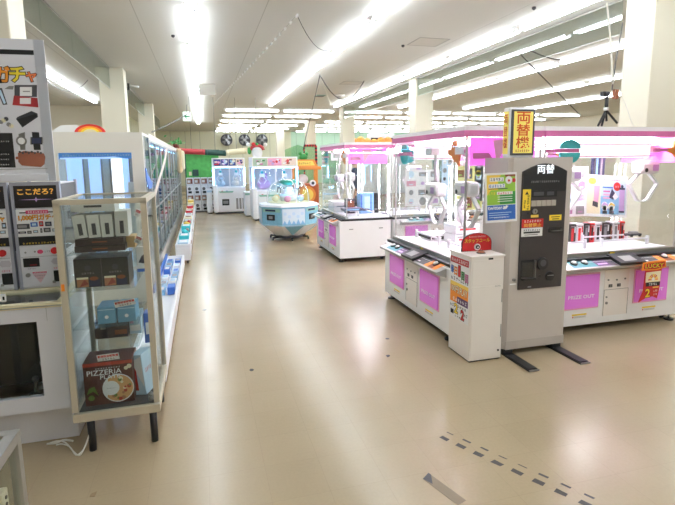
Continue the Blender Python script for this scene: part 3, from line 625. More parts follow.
m = M().use(GOLD).rect(fr, U(528.5), V(219.8), U(536), V(217), .0145); m.build('brass_tag', fp)
m = M().use(RED).rect(fr, U(520), V(230.3), U(541), V(221.3), .0145).use(PAPER).glyphs(fr, 7, U(530.5), V(223.6), .17, .022, .016).use(GOLD).text(fr, '両替禁止', U(530.5), V(227.8), .03, .016, .012, w=.17, h=.032)
m.build('red_sticker', fp)
m = M().use(PAPER).rect(fr, U(519.8), V(239.8), U(540.6), V(230.6), .0145).use(INK).glyphs(fr, 8, U(530), V(233), .17, .018, .016).rect(fr, U(522), V(236.4), U(538), V(234.6), .016).use(GINK).rect(fr, U(523), V(238.4), U(536), V(237.6), .016); m.build('white_sticker', fp)
m = M().use(YEL).rect(fr, U(546.8), V(224), U(559), V(218), .0145).use(INK).rect(fr, U(548.5), V(220.6), U(557), V(219.8), .016).rect(fr, U(549.5), V(222.8), U(556.5), V(222), .016); m.build('yellow_label', fp)
m = M().use(BLACK).box(U(546.5), y0-.016, V(236.5), U(560), y0-.01, V(231)).use(STEEL).box(U(547.5), y0-.03, V(235.6), U(559.3), y0-.014, V(234.4)).box(U(547.5), y0-.03, V(235.6), U(548.3), y0-.014, V(233.5)).box(U(558.5), y0-.03, V(235.6), U(559.3), y0-.014, V(233.5)); m.build('bill_slot', fp)
m = M().use(INK).box(U(521), y0-.016, V(285), U(534), y0-.010, V(265)).use(G('acrylic')).box(U(521), y0-.036, V(284), U(534), y0-.030, V(267)).use(STEEL).box(U(533.6), y0-.036, V(285), U(534.4), y0-.01, V(265.5)).use(BLACK).box(U(521), y0-.05, V(286.5), U(534.5), y0-.01, V(283.8), .004); m.build('coin_tray', fp)
m = M().use(BLACK).cyl((U(541.5), y0-.01, V(270)), (U(541.5), y0-.034, V(270)), .058, 24, .05).use(DGREY).disc(F((U(541.5), y0-.034, V(270))), 0, .008, .03, .001, 18); m.build('round_knob', fp)
m = M().use(BLACK).cyl((U(550), y0-.01, V(284.5)), (U(550), y0-.025, V(284.5)), .045, 20, .04).use(STEEL).box(U(547), y0-.03, V(283.7), U(553), y0-.024, V(283)); m.build('return_cup', fp)
m = M().use(BLACK).cyl((U(540), y0-.01, V(283.5)), (U(540), y0-.018, V(283.5)), .011, 10); m.build('small_lock', fp)
m = M().use(GINK).rect(fr, U(528.5), V(295.2), U(532), V(293.8), .0145); m.build('maker_plate', fp)
M().use(STEEL).cyl((2.495, y0, .665), (2.495, y0-.016, .665), .014, 12).use(BLACK).box(2.493, y0-.018, .66, 2.497, y0-.0155, .67).build('door_lock', t)
M().use(WHITE).box(2.46, y0-.004, .622, 2.52, y0, .632).build('door_label', t)
for xa in (2.47, 2.96):
    m = M().use(BLACK); m.prism([(xa-.045, 3.15, 0), (xa+.045, 3.15, 0), (xa+.045, 3.86, 0), (xa-.045, 3.86, 0)], (0, 0, .012)); m.box(xa-.04, 3.17, .012, xa+.04, 3.5, .018); m.box(xa-.045, y0, .012, xa+.045, y1-.01, .052); m.use(STEEL).box(xa-.045, 3.146, .002, xa+.045, 3.152, .016); m.build('floor_foot', t)
# sign box on top
sx0, sx1, sy0, sy1, sz = 2.44, 2.685, 3.56, 3.65, hh
t = thing('sign_box', 'tall white sign box with yellow lettered face on top of the change machine', 'sign box', (2.55, 3.65, sz), world=True)
m = M().use(COLD).box(sx0, sy0, sz, sx1, sy1, sz+.405, .012); m.build('housing', t)
fr = F((2.5625, sy0, sz)); YL = mat('sign_yellow', (254, 234, 120), .4, es=.12, emit=(254, 230, 110))
m = M().use(DGREY).box(2.5625-.108, sy0-.012, sz+.018, 2.5625+.108, sy0, sz+.388).use(YL).rect(fr, -.09, .036, .09, .372, .013)
for k, ch in enumerate('両替機'): m.outlined(fr, ch, 0, .322-k*.099, .1, mat('sign_red_orange', (224, 96, 24), .4), DRED, .0145, .008, .016, w=.128, h=.094)
m.use(DRED).glyphs(fr, 7, 0, .056, .14, .022, .0145); m.build('lettered_face', t)
fs = F((sx0, (sy0+sy1)/2, sz), (0, -1, 0)); m = M().use(YL).rect(fs, -.035, .03, .035, .375, .002)
for k, ch in enumerate('両替機'): m.outlined(fs, ch, 0, .31-k*.095, .1, mat('sign_red_orange'), DRED, .003, .006, .014, w=.05, h=.08)
m.build('side_face', t)
# A3 poster hanging at the machine's edge
a, b, c, d = at(485, 173.5, 3.475), at(518.3, 171.3, 3.475), at(517, 221, 3.475), at(485.8, 223.3, 3.475)
t = thing('notice_poster', 'yellow-green and blue notice poster hung beside the dark change machine panel', 'poster', (a+c)/2, world=True)
fr = F(d, c-d, a-d); W = (c-d).length; Hh = (a-d).length
m = M().use(PAPER); m.prism([fr.p(0, 0), fr.p(W, 0), fr.p(W, Hh), fr.p(0, Hh)], (0, .004, 0))
R = lambda mt, x0, y0, x1, y1, l=.001: m.use(mt).rect(fr, x0*W, y0*Hh, x1*W, y1*Hh, l)
R(LGREEN, .05, .36, .95, .96); R(YEL, .05, .66, .4, .96, .0015); R(GREEN, .45, .37, .95, .62, .0015); R(BLUE, .05, .05, .95, .35, .0015)
m.use(GOLD).polyf(fr, [(.05*W, .96*Hh), (.5*W, .96*Hh), (.05*W, .55*Hh)], .0017)
m.use(PAPER).rect(fr, .14*W, .83*Hh, .58*W, .91*Hh, .0018).use(NAVY).glyphs(fr, 5, .36*W, .87*Hh, .42*W, .065*Hh, .0025)
m.use(PAPER).disc(fr, .74*W, .85*Hh, .11*W, .003).use(RED).disc(fr, .74*W, .84*Hh, .035*W, .004, 10); R(BROWN, .62, .92, .95, .96, .002); m.use(RED).disc(fr, .9*W, .84*Hh, .06*W, .0025, 12)
m.use(PAPER).rect(fr, .1*W, .70*Hh, .62*W, .78*Hh, .0018).use(BLUE).glyphs(fr, 6, .36*W, .74*Hh, .5*W, .07*Hh, .0025); m.use(NAVY).rect(fr, .1*W, .675*Hh, .7*W, .69*Hh, .002)
m.use(YEL).glyphs(fr, 3, .2*W, .59*Hh, .24*W, .06*Hh, .0025); m.use(PAPER).rect(fr, .36*W, .56*Hh, .86*W, .62*Hh, .0018).use(RED).glyphs(fr, 6, .61*W, .59*Hh, .46*W, .05*Hh, .0025)
for k in range(3): R(PAPER, .38, .42+k*.045, .85, .432+k*.045, .002)
m.use(PAPER).text(fr, 'twitter', .30*W, .3*Hh, .03, .002, .02, w=.46*W, h=.075*Hh)
bx, by = .63*W, .3*Hh
m.polyf(fr, [(bx-.03, by-.012), (bx-.012, by-.016), (bx+.008, by-.012), (bx+.02, by+.004), (bx+.026, by+.012), (bx+.016, by+.012), (bx+.006, by+.017), (bx-.002, by+.006), (bx-.02, by+.013), (bx-.02, by+.001)], .002)
for k in range(3): R(SKY, .1, .10+k*.045, .62+.1*k, .112+k*.045, .002)
m.use(PAPER).glyphs(fr, 10, .5*W, .1*Hh, .5*W, .03*Hh, .0025); m.build('printed_sheet', t)

# ---------------------------------------------------------- staff call stand
x0, x1, y0, y1, hh = 2.06, 2.365, 3.45, 3.80, .90
t = thing('staff_call_stand', 'white steel cabinet stand with a door and keyhole beside the change machine', 'cabinet', (2.21, 3.62, 0), world=True)
M().use(WARM).box(x0, y0, .012, x1, y1, hh-.012, .005).use(BLACK).box(x0+.01, y0+.01, 0, x1-.01, y1-.01, .014).build('body', t)
M().use(WARM).box(x0-.006, y0-.008, hh-.016, x1+.006, y1, hh, .003).use(BLACK).box(x0+.155, y0-.0095, hh-.034, x0+.195, y0-.004, hh-.02).build('top_panel', t)
m = M().use(WARM).box(x0+.012, y0-.006, .655, x1-.012, y0+.002, .865, .002); m.build('drawer_front', t)
m = M().use(WARM).box(x0+.012, y0-.007, .05, x1-.012, y0+.002, .645, .002); d = m.build('door', t)
M().use(BLACK).cyl((x1-.035, y0-.007, .085), (x1-.035, y0-.012, .085), .009, 10).build('lock', d)
for z in (.50, .20): M().use(GREY).box(x1-.018, y0-.010, z, x1-.012, y0-.004, z+.11).build('hinge', d)
M().use(GINK).glyphs(F((x1-.055, y0-.007, .655)), 5, 0, -.014, .055, .014, .001).build('nameplate', d)
fr = F((x0, y1, 0), (0, -1, 0)); W = .35
m = M().use(PAPER).rect(fr, .012, .315, W-.02, .865, .0015); Q = lambda a: .02+a*(W-.05)
m.use(mat('brick_red', (176, 50, 56), .5)).rect(fr, Q(0), .80, Q(1), .855, .003).use(PAPER).glyphs(fr, 9, Q(.5), .828, .27, .034, .004)
for k, (c, ch) in enumerate(((BLUE, '毎'), (ORANGE, '日'), (RED, '1'), (GREEN, '回'), (PINK, '回'))): m.outlined(fr, ch, Q(.1+.2*k), .742-(.01*k if k != 2 else 0), .05, c, INK, .003, .03, .06, w=.05 if k != 2 else .035, h=.07 if k != 2 else .095)
m.use(INK).text(fr, 'ゲーム', Q(.5), .665, .02, .003, .02, w=.11, h=.034).glyphs(fr, 2, Q(.16), .665, .08, .036, .003).glyphs(fr, 3, Q(.85), .665, .1, .036, .003)
m.use(GOLD).rect(fr, Q(0), .60, Q(1), .635, .002).use(ORANGE).rect(fr, Q(0), .515, Q(1), .60, .002); m.outlined(fr, '100円', Q(.26), .575, .05, CREAM, DRED, .003, .02, .06, w=.13, h=.06); m.outlined(fr, '1PLAY', Q(.73), .572, .05, CREAM, DRED, .003, .02, .06, w=.14, h=.06)
m.use(ORANGE).rect(fr, Q(0), .455, Q(.4), .515, .002).use(PURP).rect(fr, Q(.4), .455, Q(1), .515, .002).use(PAPER).glyphs(fr, 6, Q(.55), .485, .24, .034, .003)
m.outlined(fr, '2', Q(.36), .405, .05, YEL, INK, .003, .03, .07, w=.06, h=.085); m.outlined(fr, '2', Q(.72), .375, .05, RED, INK, .003, .03, .07, w=.055, h=.085)
m.use(INK).rect(fr, Q(.04), .345, Q(.22), .385, .002).glyphs(fr, 2, Q(.12), .425, .07, .03, .003).glyphs(fr, 4, Q(.68), .432, .15, .022, .003).glyphs(fr, 2, Q(.9), .385, .06, .03, .003).glyphs(fr, 3, Q(.45), .34, .1, .018, .003); m.build('side_poster', t)
t = thing('staff_call_sign', 'red arched staff call sign standing on the white cabinet stand', 'sign', (2.21, 3.66, hh), world=True)
yy = 3.66; fr = F((2.235, yy, hh)); hw = .142
pts = [(-hw, 0), (hw, 0), (hw, .07)]+[(hw*math.cos(PI*k/14), .07+.085*math.sin(PI*k/14)) for k in range(1, 14)]+[(-hw, .07)]
m = M().use(BLACK); m.prism([fr.p(x, y, 0) for x, y in pts], (0, .014, 0)); m.use(RED).polyf(fr, [(x*.965, .004+y*.96) for x, y in pts], .001)
m.use(PAPER).glyphs(fr, 12, 0, .124, .16, .012, .002); m.outlined(fr, 'スタッフコール', 0, .09, .03, YEL, DRED, .002, .015, .05, w=.24, h=.034); b = m.build('arch_board', t)
m = M().use(PAPER).cyl((2.235, yy-.001, hh+.036), (2.235, yy-.012, hh+.036), .028, 20).use(INK).cyl((2.235, yy-.012, hh+.036), (2.235, yy-.018, hh+.036), .018, 16).use(PAPER).disc(F((2.235, yy-.018, hh+.036)), 0, -.002, .008, .001, 10); m.build('call_button', t)
t = thing('desk_bell', 'small brown call bell on the cabinet top in front of the red sign', 'bell', (2.215, 3.56, hh))
M().use(BROWN).lathe([(0, .022), (.014, .021), (.03, .012), (.034, .0)], 20).build('dome', t); M().use(BLACK).lathe([(.0, .0), (.038, .0), (.038, .004), (.034, .006)], 20).build('base', t); M().use(STEEL).cyl((0, 0, .02), (0, 0, .028), .006, 8).build('plunger', t)

# ----------------------------------------------------------- floor markings
m = M().use(mat('worn_black_tape', (70, 64, 58), .6, noise=.4, nscale=70))
a, b = atz(447, 436, 0), atz(587, 500, 0)
d = (b-a); L = d.length; d.normalize(); n = Vector((-d.y, d.x, 0)); rr = random.Random(3)
for k in range(8):
    c = a+d*(L*k/7)
    for s, w in ((-.035, .05), (.035, .062)):
        q = c+n*(-s)+d*(.004 if s > 0 else 0); hw = w*(.5+rr.uniform(-.04, .06)); hh = .017 if s > 0 else .008
        if s < 0 and k in (0, 3, 4): hh = .004
        p = [q-d*hw-n*hh*rr.uniform(.7, 1.2), q+d*hw*rr.uniform(.7, 1)-n*hh, q+d*hw+n*hh*rr.uniform(.7, 1.1), q-d*hw*rr.uniform(.7, 1.1)+n*hh]
        m.face([Vector((v.x, v.y, .0012)) for v in p])
o = m.build('floor_marking'); tag(o, 'worn black tape marking in a dashed double line on the tan floor', 'floor marking')
a, b = atz(427, 477, 0), atz(462, 503, 0); d = (b-a).normalized(); n = Vector((-d.y, d.x, 0))*.03
m = M().use(mat('old_tape', (126, 110, 88), .55)); m.prism([a-n+Vector((0, 0, .0005)), b-n+Vector((0, 0, .0005)), b+n+Vector((0, 0, .0005)), a+n+Vector((0, 0, .0005))], (0, 0, .0008))
m.use(DGREY); m.face([a-n+Vector((0, 0, .002)), a-n*.6+d*.06+Vector((0, 0, .002)), a+n+Vector((0, 0, .002)), a+n+d*-.02+Vector((0, 0, .002))])
tag(m.build('tape_strip'), 'strip of old clear tape with a dark torn end on the floor', 'tape')
rr = random.Random(11); 
for px, py, l in ((388, 356, 'small black scrap on the floor in front of the aisle-facing prize machine'), (388, 339, 'tiny dark chip on the floor near the prize machine base'), (252, 370, 'small dark smudge flake on the aisle floor'), (204, 310, 'dark flake on the floor along the aisle lamp reflection'), (252, 251, 'dark speck on the far aisle floor before the dome machine'), (93, 495, 'brown flake on the floor by the low showcase')):
    q = atz(px, py, 0); t = M().use(INK if 'brown' not in l else mat('tan_flake', (136, 112, 78), .6)); t.prism([(q.x+math.cos(k*PI/3)*rr.uniform(.012, .03), q.y+math.sin(k*PI/3)*rr.uniform(.012, .03), .0003) for k in range(6)], (0, 0, .002))
    tag(t.build('floor_scrap'), l, 'scrap', 'scraps on the floor')
# ------------------------------------------------- glass showcase with boxes
x0, x1, y0, y1, zt = -.785, -.31, 2.95, 3.55, 1.485
CR = ALUCREAM
t = thing('glass_showcase', 'tall narrow cream-framed glass showcase with boxed foods on short black legs', 'showcase', (-.55, 3.25, 0), world=True)
m = M().use(CR)
for x in (x0, x1-.032):
    for y in (y0, y1-.03): m.box(x, y, .26, x+.032, y+.03, zt-.02)
m.box(x0, y0, zt-.028, x1, y0+.03, zt); m.box(x0, y1-.03, zt-.028, x1, y1, zt); m.box(x0, y0+.03, zt-.028, x0+.032, y1-.03, zt); m.box(x1-.032, y0+.03, zt-.028, x1, y1-.03, zt)
m.build('frame', t)
m = M().use(CR).box(x0, y0, .195, x1, y1, .245, .003); m.use(DGREY).box(x0+.03, y0+.03, .245, x1-.03, y1-.03, .25); m.build('base_tray', t)
for x in (x0+.085, x1-.045):
    for y in (y0+.03, y1-.06): M().use(BLACK).cyl((x, y, .0), (x, y, .2), .02, 10, .022).build('leg', t)
for a in ((x0+.032, y0+.012, .245, x1-.032, y0+.018, zt-.028), (x0+.032, y1-.018, .245, x1-.032, y1-.012, zt-.028), (x0+.012, y0+.03, .245, x0+.018, y1-.03, zt-.028), (x1-.018, y0+.03, .245, x1-.012, y1-.03, zt-.028), (x0+.032, y0+.03, zt-.012, x1-.032, y1-.03, zt-.006)):
    M().use(G('case_glass')).box(*a).build('glass_pane', t)
SHZ = (1.17, .96, .735, .60)
for z in SHZ: M().use(G('case_glass')).box(x0+.03, y0+.06, z-.006, x1-.10, y1-.04, z).build('glass_shelf', t)
M().use(STEEL).cyl((x1-.055, y0+.06, .252), (x1-.055, y0+.06, .275), .014, 10).ball((x1-.055, y0+.06, .29), .016, n=8).build('lock_knob', t)
M().use(ORANGE).box(x0+.006, y0-.003, .98, x0+.022, y0+.001, 1.02).build('hinge_tag', t)
# white slotted boxes on the top shelf
def slotbox(label, x, z, w, h, rot, lying=False):
    t = thing('slotted_box', label, 'box', (x, 3.10, z), 'white slotted boxes in the showcase'); t.rotation_euler = (0, rot, 0)
    M().use(mat('box_white', (226, 224, 216), .6)).box(-w/2, 0, 0, w/2, .16, h, .002).build('carton', t)
    m = M().use(DGREY)
    if lying: m.box(-w*.2, -.002, h*.4, w*.2, .001, h*.6)
    else: m.box(-.010, -.002, h*.12, .012, .001, h*.62)
    m.build('dark_slot', t)
zb = 1.17+.078
sX = (-.688, -.618, -.548, -.470)
for x, l, r in zip(sX, ('upright white slotted box leaning by the case post', 'upright white slotted box second from the leaning one', 'upright white slotted box third in the upright row', 'slightly wider upright white slotted box at the aisle end of the row'), (-.10, -.05, -.03, 0)):
    slotbox(l, x, zb+.003, .066 if x < -.5 else .072, .135 if x < -.5 else .15, r)
slotbox('white slotted box lying flat across the upright slotted boxes', -.617, zb+.155, .235, .062, .0, True)
for k, z in enumerate((1.171, 1.211)): 
    pbox('flat_box', ('lower', 'upper')[k]+' of two flat dark brown boxes under the white slotted boxes', 'box', -.59, 3.17, z, .27-.01*k, .2, .037, mat('dark_cocoa', (62, 48, 46), .5), [(BROWN, -.04, .015, .04, .022)], 'flat dark boxes in the showcase')
pbox('small_carton', 'small tan carton behind the flat dark boxes', 'box', -.435, 3.22, 1.171, .05, .12, .07, mat('tan_card', (196, 160, 110), .6))
# dark burger boxes
for k, x in enumerate((-.668, -.52)):
    t = pbox('burger_box', ('dark grey food box with burger picture by the wall side of the showcase', 'dark grey food box with burger picture on the aisle side of the showcase')[k], 'box', x, 3.18, .961, .146, .2, .17, mat('dark_slate', (56, 54, 54), .45), [], 'burger boxes in the showcase')
    fr = F((0, -.1, 0)); m = M().use(mat('burger_bun', (176, 118, 84), .5)).rect(fr, -.062, .004, .0, .055).use(CREAM).rect(fr, -.062, .05, .0, .062, .0015).use(mat('burger_red', (150, 70, 60), .5)).polyf(fr, [(-.05, .005), (-.02, .05), (.0, .02)], .002)
    m.use(NAVY).rect(fr, .004, .004, .062, .045).use(BROWN).disc(fr, .03, .052, .024, .002, 12, 1, .5).use(DGREY).disc(fr, 0, .115, .018, .0015, 12).use(GREY).glyphs(fr, 5, 0, .085, .07, .012, .0015); m.build('printed_picture', t)
# blue boxes and card
for k, x in enumerate((-.585, -.475)):
    t = pbox('blue_box', ('light blue box with small white logo beside the glass on the third shelf', 'second light blue box with small white logo under the price card')[k], 'box', x, 3.15, .736, .10, .16, .10, mat('sky_box', (110, 164, 196), .5), [], 'light blue boxes in the showcase')
    M().use(PAPER).disc(F((0, -.08, .04)), 0, 0, .011, .0015, 12).use(SKY).rect(F((0, -.08, .085)), -.045, -.002, .045, .002).build('printed_logo', t)
def card(label, o, w, h, rot, tilt=.3):
    t = thing('price_card', label, 'price card', o, 'price cards in the showcase'); t.rotation_euler = (tilt, -rot, 0)
    M().use(PAPER).box(-w/2, -.001, 0, w/2, .001, h).use(RED).rect(F((0, -.001, 0)), -w*.46, h*.55, w*.46, h*.9).use(PAPER).glyphs(F((0, -.001, 0)), 6, 0, h*.72, w*.8, h*.3, .002).use(INK).glyphs(F((0, -.001, 0)), 5, 0, h*.28, w*.6, h*.3, .002).build('card', t)
card('white and red price card leaning on the light blue boxes', (-.475, 3.06, .838), .115, .04, .12)
card('white and red price card stuck over the pizza box', (-.585, 3.028, .525), .12, .045, .03)
card('small white card with red print clipped to the aisle glass near the top', (-.395, 3.16, 1.36), .03, .05, -.5)
card('small white card with red print clipped to the aisle glass by the flat boxes', (-.40, 3.14, 1.20), .035, .05, -.5)
pbox('dark_box', 'dark plum box lying on the shelf above the pizza box', 'box', -.59, 3.30, .601, .19, .2, .11, mat('plum', (60, 48, 56), .5), [(BROWN, .02, .02, .09, .05), (GREY, -.06, .06, -.03, .1)])
pbox('pale_box', 'pale blue and white box standing next to the dark plum box', 'box', -.455, 3.32, .601, .07, .16, .12, SKY, [(PAPER, -.03, .02, .03, .06), (LPINK, -.03, .07, -.01, .09)])
pbox('blue_packet', 'bright blue packet standing on the shelf beside the dark plum box', 'packet', -.385, 3.38, .50, .06, .1, .2, BLUE, [(PAPER, -.02, .06, .02, .14)])
# pizza box
t = thing('pizza_box', 'dark brown pizza plate box printed with a pizza picture standing on the showcase floor', 'box', (-.595, 3.13, .251))
bw, bd, bh = .27, .20, .265
M().use(mat('pizza_brown', (84, 40, 36), .5)).box(-bw/2, -bd/2, 0, bw/2, bd/2, bh, .002).build('carton', t)
fr = F((0, -bd/2, 0)); m = M().use(mat('tomato', (176, 62, 48), .5)).rect(fr, -bw/2, bh-.022, bw/2, bh-.002)
m.use(PAPER).disc(fr, .05, .095, .088, .002, 28); m.use(mat('crust', (216, 166, 110), .5)); m.polyf(fr, [(.05+.082*math.cos(a), .095+.082*math.sin(a)) for a in [-.5*PI*1.55+PI*1.5*k/16 for k in range(17)]], .003)
r9 = random.Random(5)
for k in range(16):
    a = r9.uniform(-2.2, 1.5); q = r9.uniform(.035, .07); m.use((mat('tomato'), CREAM, mat('burger_bun'), mat('herb', (104, 130, 60), .5))[k % 4]).disc(fr, .05+q*math.cos(a), .095+q*math.sin(a), r9.uniform(.007, .014), .004+k*.0001, 9)
m.use(PAPER).disc(fr, .012, .10, .045, .0062, 20).use(GINK).glyphs(fr, 6, .012, .1, .05, .007, .0068)
m.use(mat('herb')).polyf(fr, [(-.125, .07), (-.09, .09), (-.06, .06), (-.08, .12), (-.11, .11)], .003).disc(fr, -.1, .05, .018, .003, 10).use(CREAM).disc(fr, .1, .215, .012, .003, 10).disc(fr, .118, .225, .014, .003, 10)
m.use(PAPER).text(fr, 'PIZZERIA', -.02, .203, .03, .004, .01, w=.19, h=.032).text(fr, 'PLATE', .01, .172, .03, .004, .01, w=.11, h=.024).glyphs(fr, 10, 0, .228, .14, .008, .004); m.build('printed_front', t)
t = thing('shrink_wrapped_box', 'clear wrapped pale box with red print leaning beside the pizza box', 'box', (-.405, 3.16, .251)); t.rotation_euler = (0, -.08, -.35)
M().use(SKY).box(-.035, -.07, 0, .035, .07, .26, .004).build('carton', t); m = M().use(RED).rect(F((0, -.07, 0)), -.03, .03, -.01, .2); m.use(PAPER).polyf(F((0, -.07, 0)), [(-.03, .22), (.03, .25), (.03, .05), (.0, .12)], .0015); m.use(RED).glyphs(F((.035, 0, 0), (0, 1, 0)), 5, 0, .15, .1, .03); m.build('printed_front', t)
pbox('blue_mat_box', 'flat dark blue box lying behind the pizza box on the showcase floor', 'box', -.55, 3.40, .251, .36, .2, .05, NAVY, [(BLUE, -.1, .01, .1, .03)])
t = thing('figure_packet', 'clear packet with small white figures hanging inside the aisle glass', 'packet', (-.365, 3.33, 1.08))
m = M().use(PAPER)
for k in range(7): m.ball((random.uniform(-.014, .014), random.uniform(-.02, .02), .03+k*.028), .014, n=8)
m.build('figures', t); M().use(G('acrylic')).box(-.025, -.04, 0, .025, .04, .24, .004).build('clear_bag', t)
t = thing('printed_packet', 'blue and white printed packet hanging near the aisle glass beside the burger boxes', 'packet', (-.39, 3.25, 1.0)); M().use(PAPER).box(-.03, -.006, 0, .03, .006, .16, .003).build('pouch', t)
M().use(NAVY).polyf(F((0, -.006, 0)), [(-.02, .06), (.02, .05), (.025, .12), (.0, .1)], .001).use(BLUE).rect(F((0, -.006, 0)), -.03, .0, .03, .02).build('printed_picture', t)

# -------------------------------------------- prize vending cabinet, counter
cx1 = -.82; CW = mat('cabinet_white', (226, 226, 232), .35, noise=.03)
t = thing('counter_cabinet', 'wide white counter cabinet with a dark display window and glass top', 'counter', (-1.3, 3.5, 0), world=True)
M().use(CW).box(-2.3, 3.17, .0, cx1+.005, 3.9, .28, .003).build('plinth', t)
m = M().use(CW); y = 3.07
m.box(-2.3, y, .24, -2.2, y+.04, .865); m.box(-.955, y, .24, cx1, y+.04, .865); m.box(-2.2, y, .24, -.955, y+.04, .33); m.box(-2.2, y, .785, -.955, y+.04, .865)
m.box(cx1-.02, y+.04, .24, cx1, 3.9, .865); m.box(-2.3, y+.04, .24, cx1-.02, 3.9, .28); m.box(-2.3, 3.86, .28, cx1-.02, 3.9, .865); m.use(GINK).box(-.9005, y-.001, .785, -.899, y+.001, .865); m.build('body', t)
M().use(mat('window_backing', (38, 36, 36), .6)).box(-2.2, y+.35, .28, -.955, y+.36, .78).build('window_backing', t)
M().use(G('case_glass')).box(-2.2, y+.012, .33, -.955, y+.018, .785).build('window_glass', t)
m = M().use(CREAM).box(-2.3, y-.005, .865, cx1+.004, y+.035, .893).box(cx1-.03, y+.035, .865, cx1+.004, 3.9, .893).box(-2.3, 3.42, .865, cx1-.03, 3.9, .893); m.use(ALU).box(-2.3, y-.008, .872, cx1+.006, y-.004, .878); m.build('top_frame', t)
M().use(G('case_glass')).box(-2.3, y+.035, .872, cx1-.03, 3.42, .88).build('glass_top', t)
M().use(mat('tray_grey', (170, 174, 176), .4)).box(-2.2, y+.04, .80, cx1-.03, 3.42, .805).build('display_tray', t)
for x, z, l, c in ((-1.04, .285, 'dark model figure lying behind the counter cabinet window', DGREY), (-1.02, .40, 'second small dark figure higher behind the counter window', GREY)):
    t = thing('display_figure', l, 'figure', (x, 3.22, .281 if z < .3 else .281), 'figures in the counter window'); 
    m = M().use(c).box(-.035, -.03, 0, .035, .03, .02, .004).cyl((0, 0, .02), (0, 0, .09 if z < .3 else .15), .012, 8); m.ball((0, 0, .1 if z < .3 else .16), .02, n=8); m.build('model', t)
    if z > .3: t.location.y = 3.32
t = thing('price_ticket', 'white price ticket standing on the counter top glass edge', 'ticket', at(2, 300, 3.12)); M().use(PAPER).box(-.03, -.004, -.01, .02, .004, .035).use(INK).rect(F((0, -.004, 0)), .005, .0, .015, .02).build('card', t)
t = thing('toy_figure', 'tiny dark robot toy under the counter top glass', 'toy', (-1.045, 3.30, .805)); m = M().use(DGREY).box(-.02, -.012, .0, .02, .012, .03, .004).ball((0, 0, .042), .013, n=8); m.box(-.03, -.006, .01, .03, .006, .016); m.build('body', t)

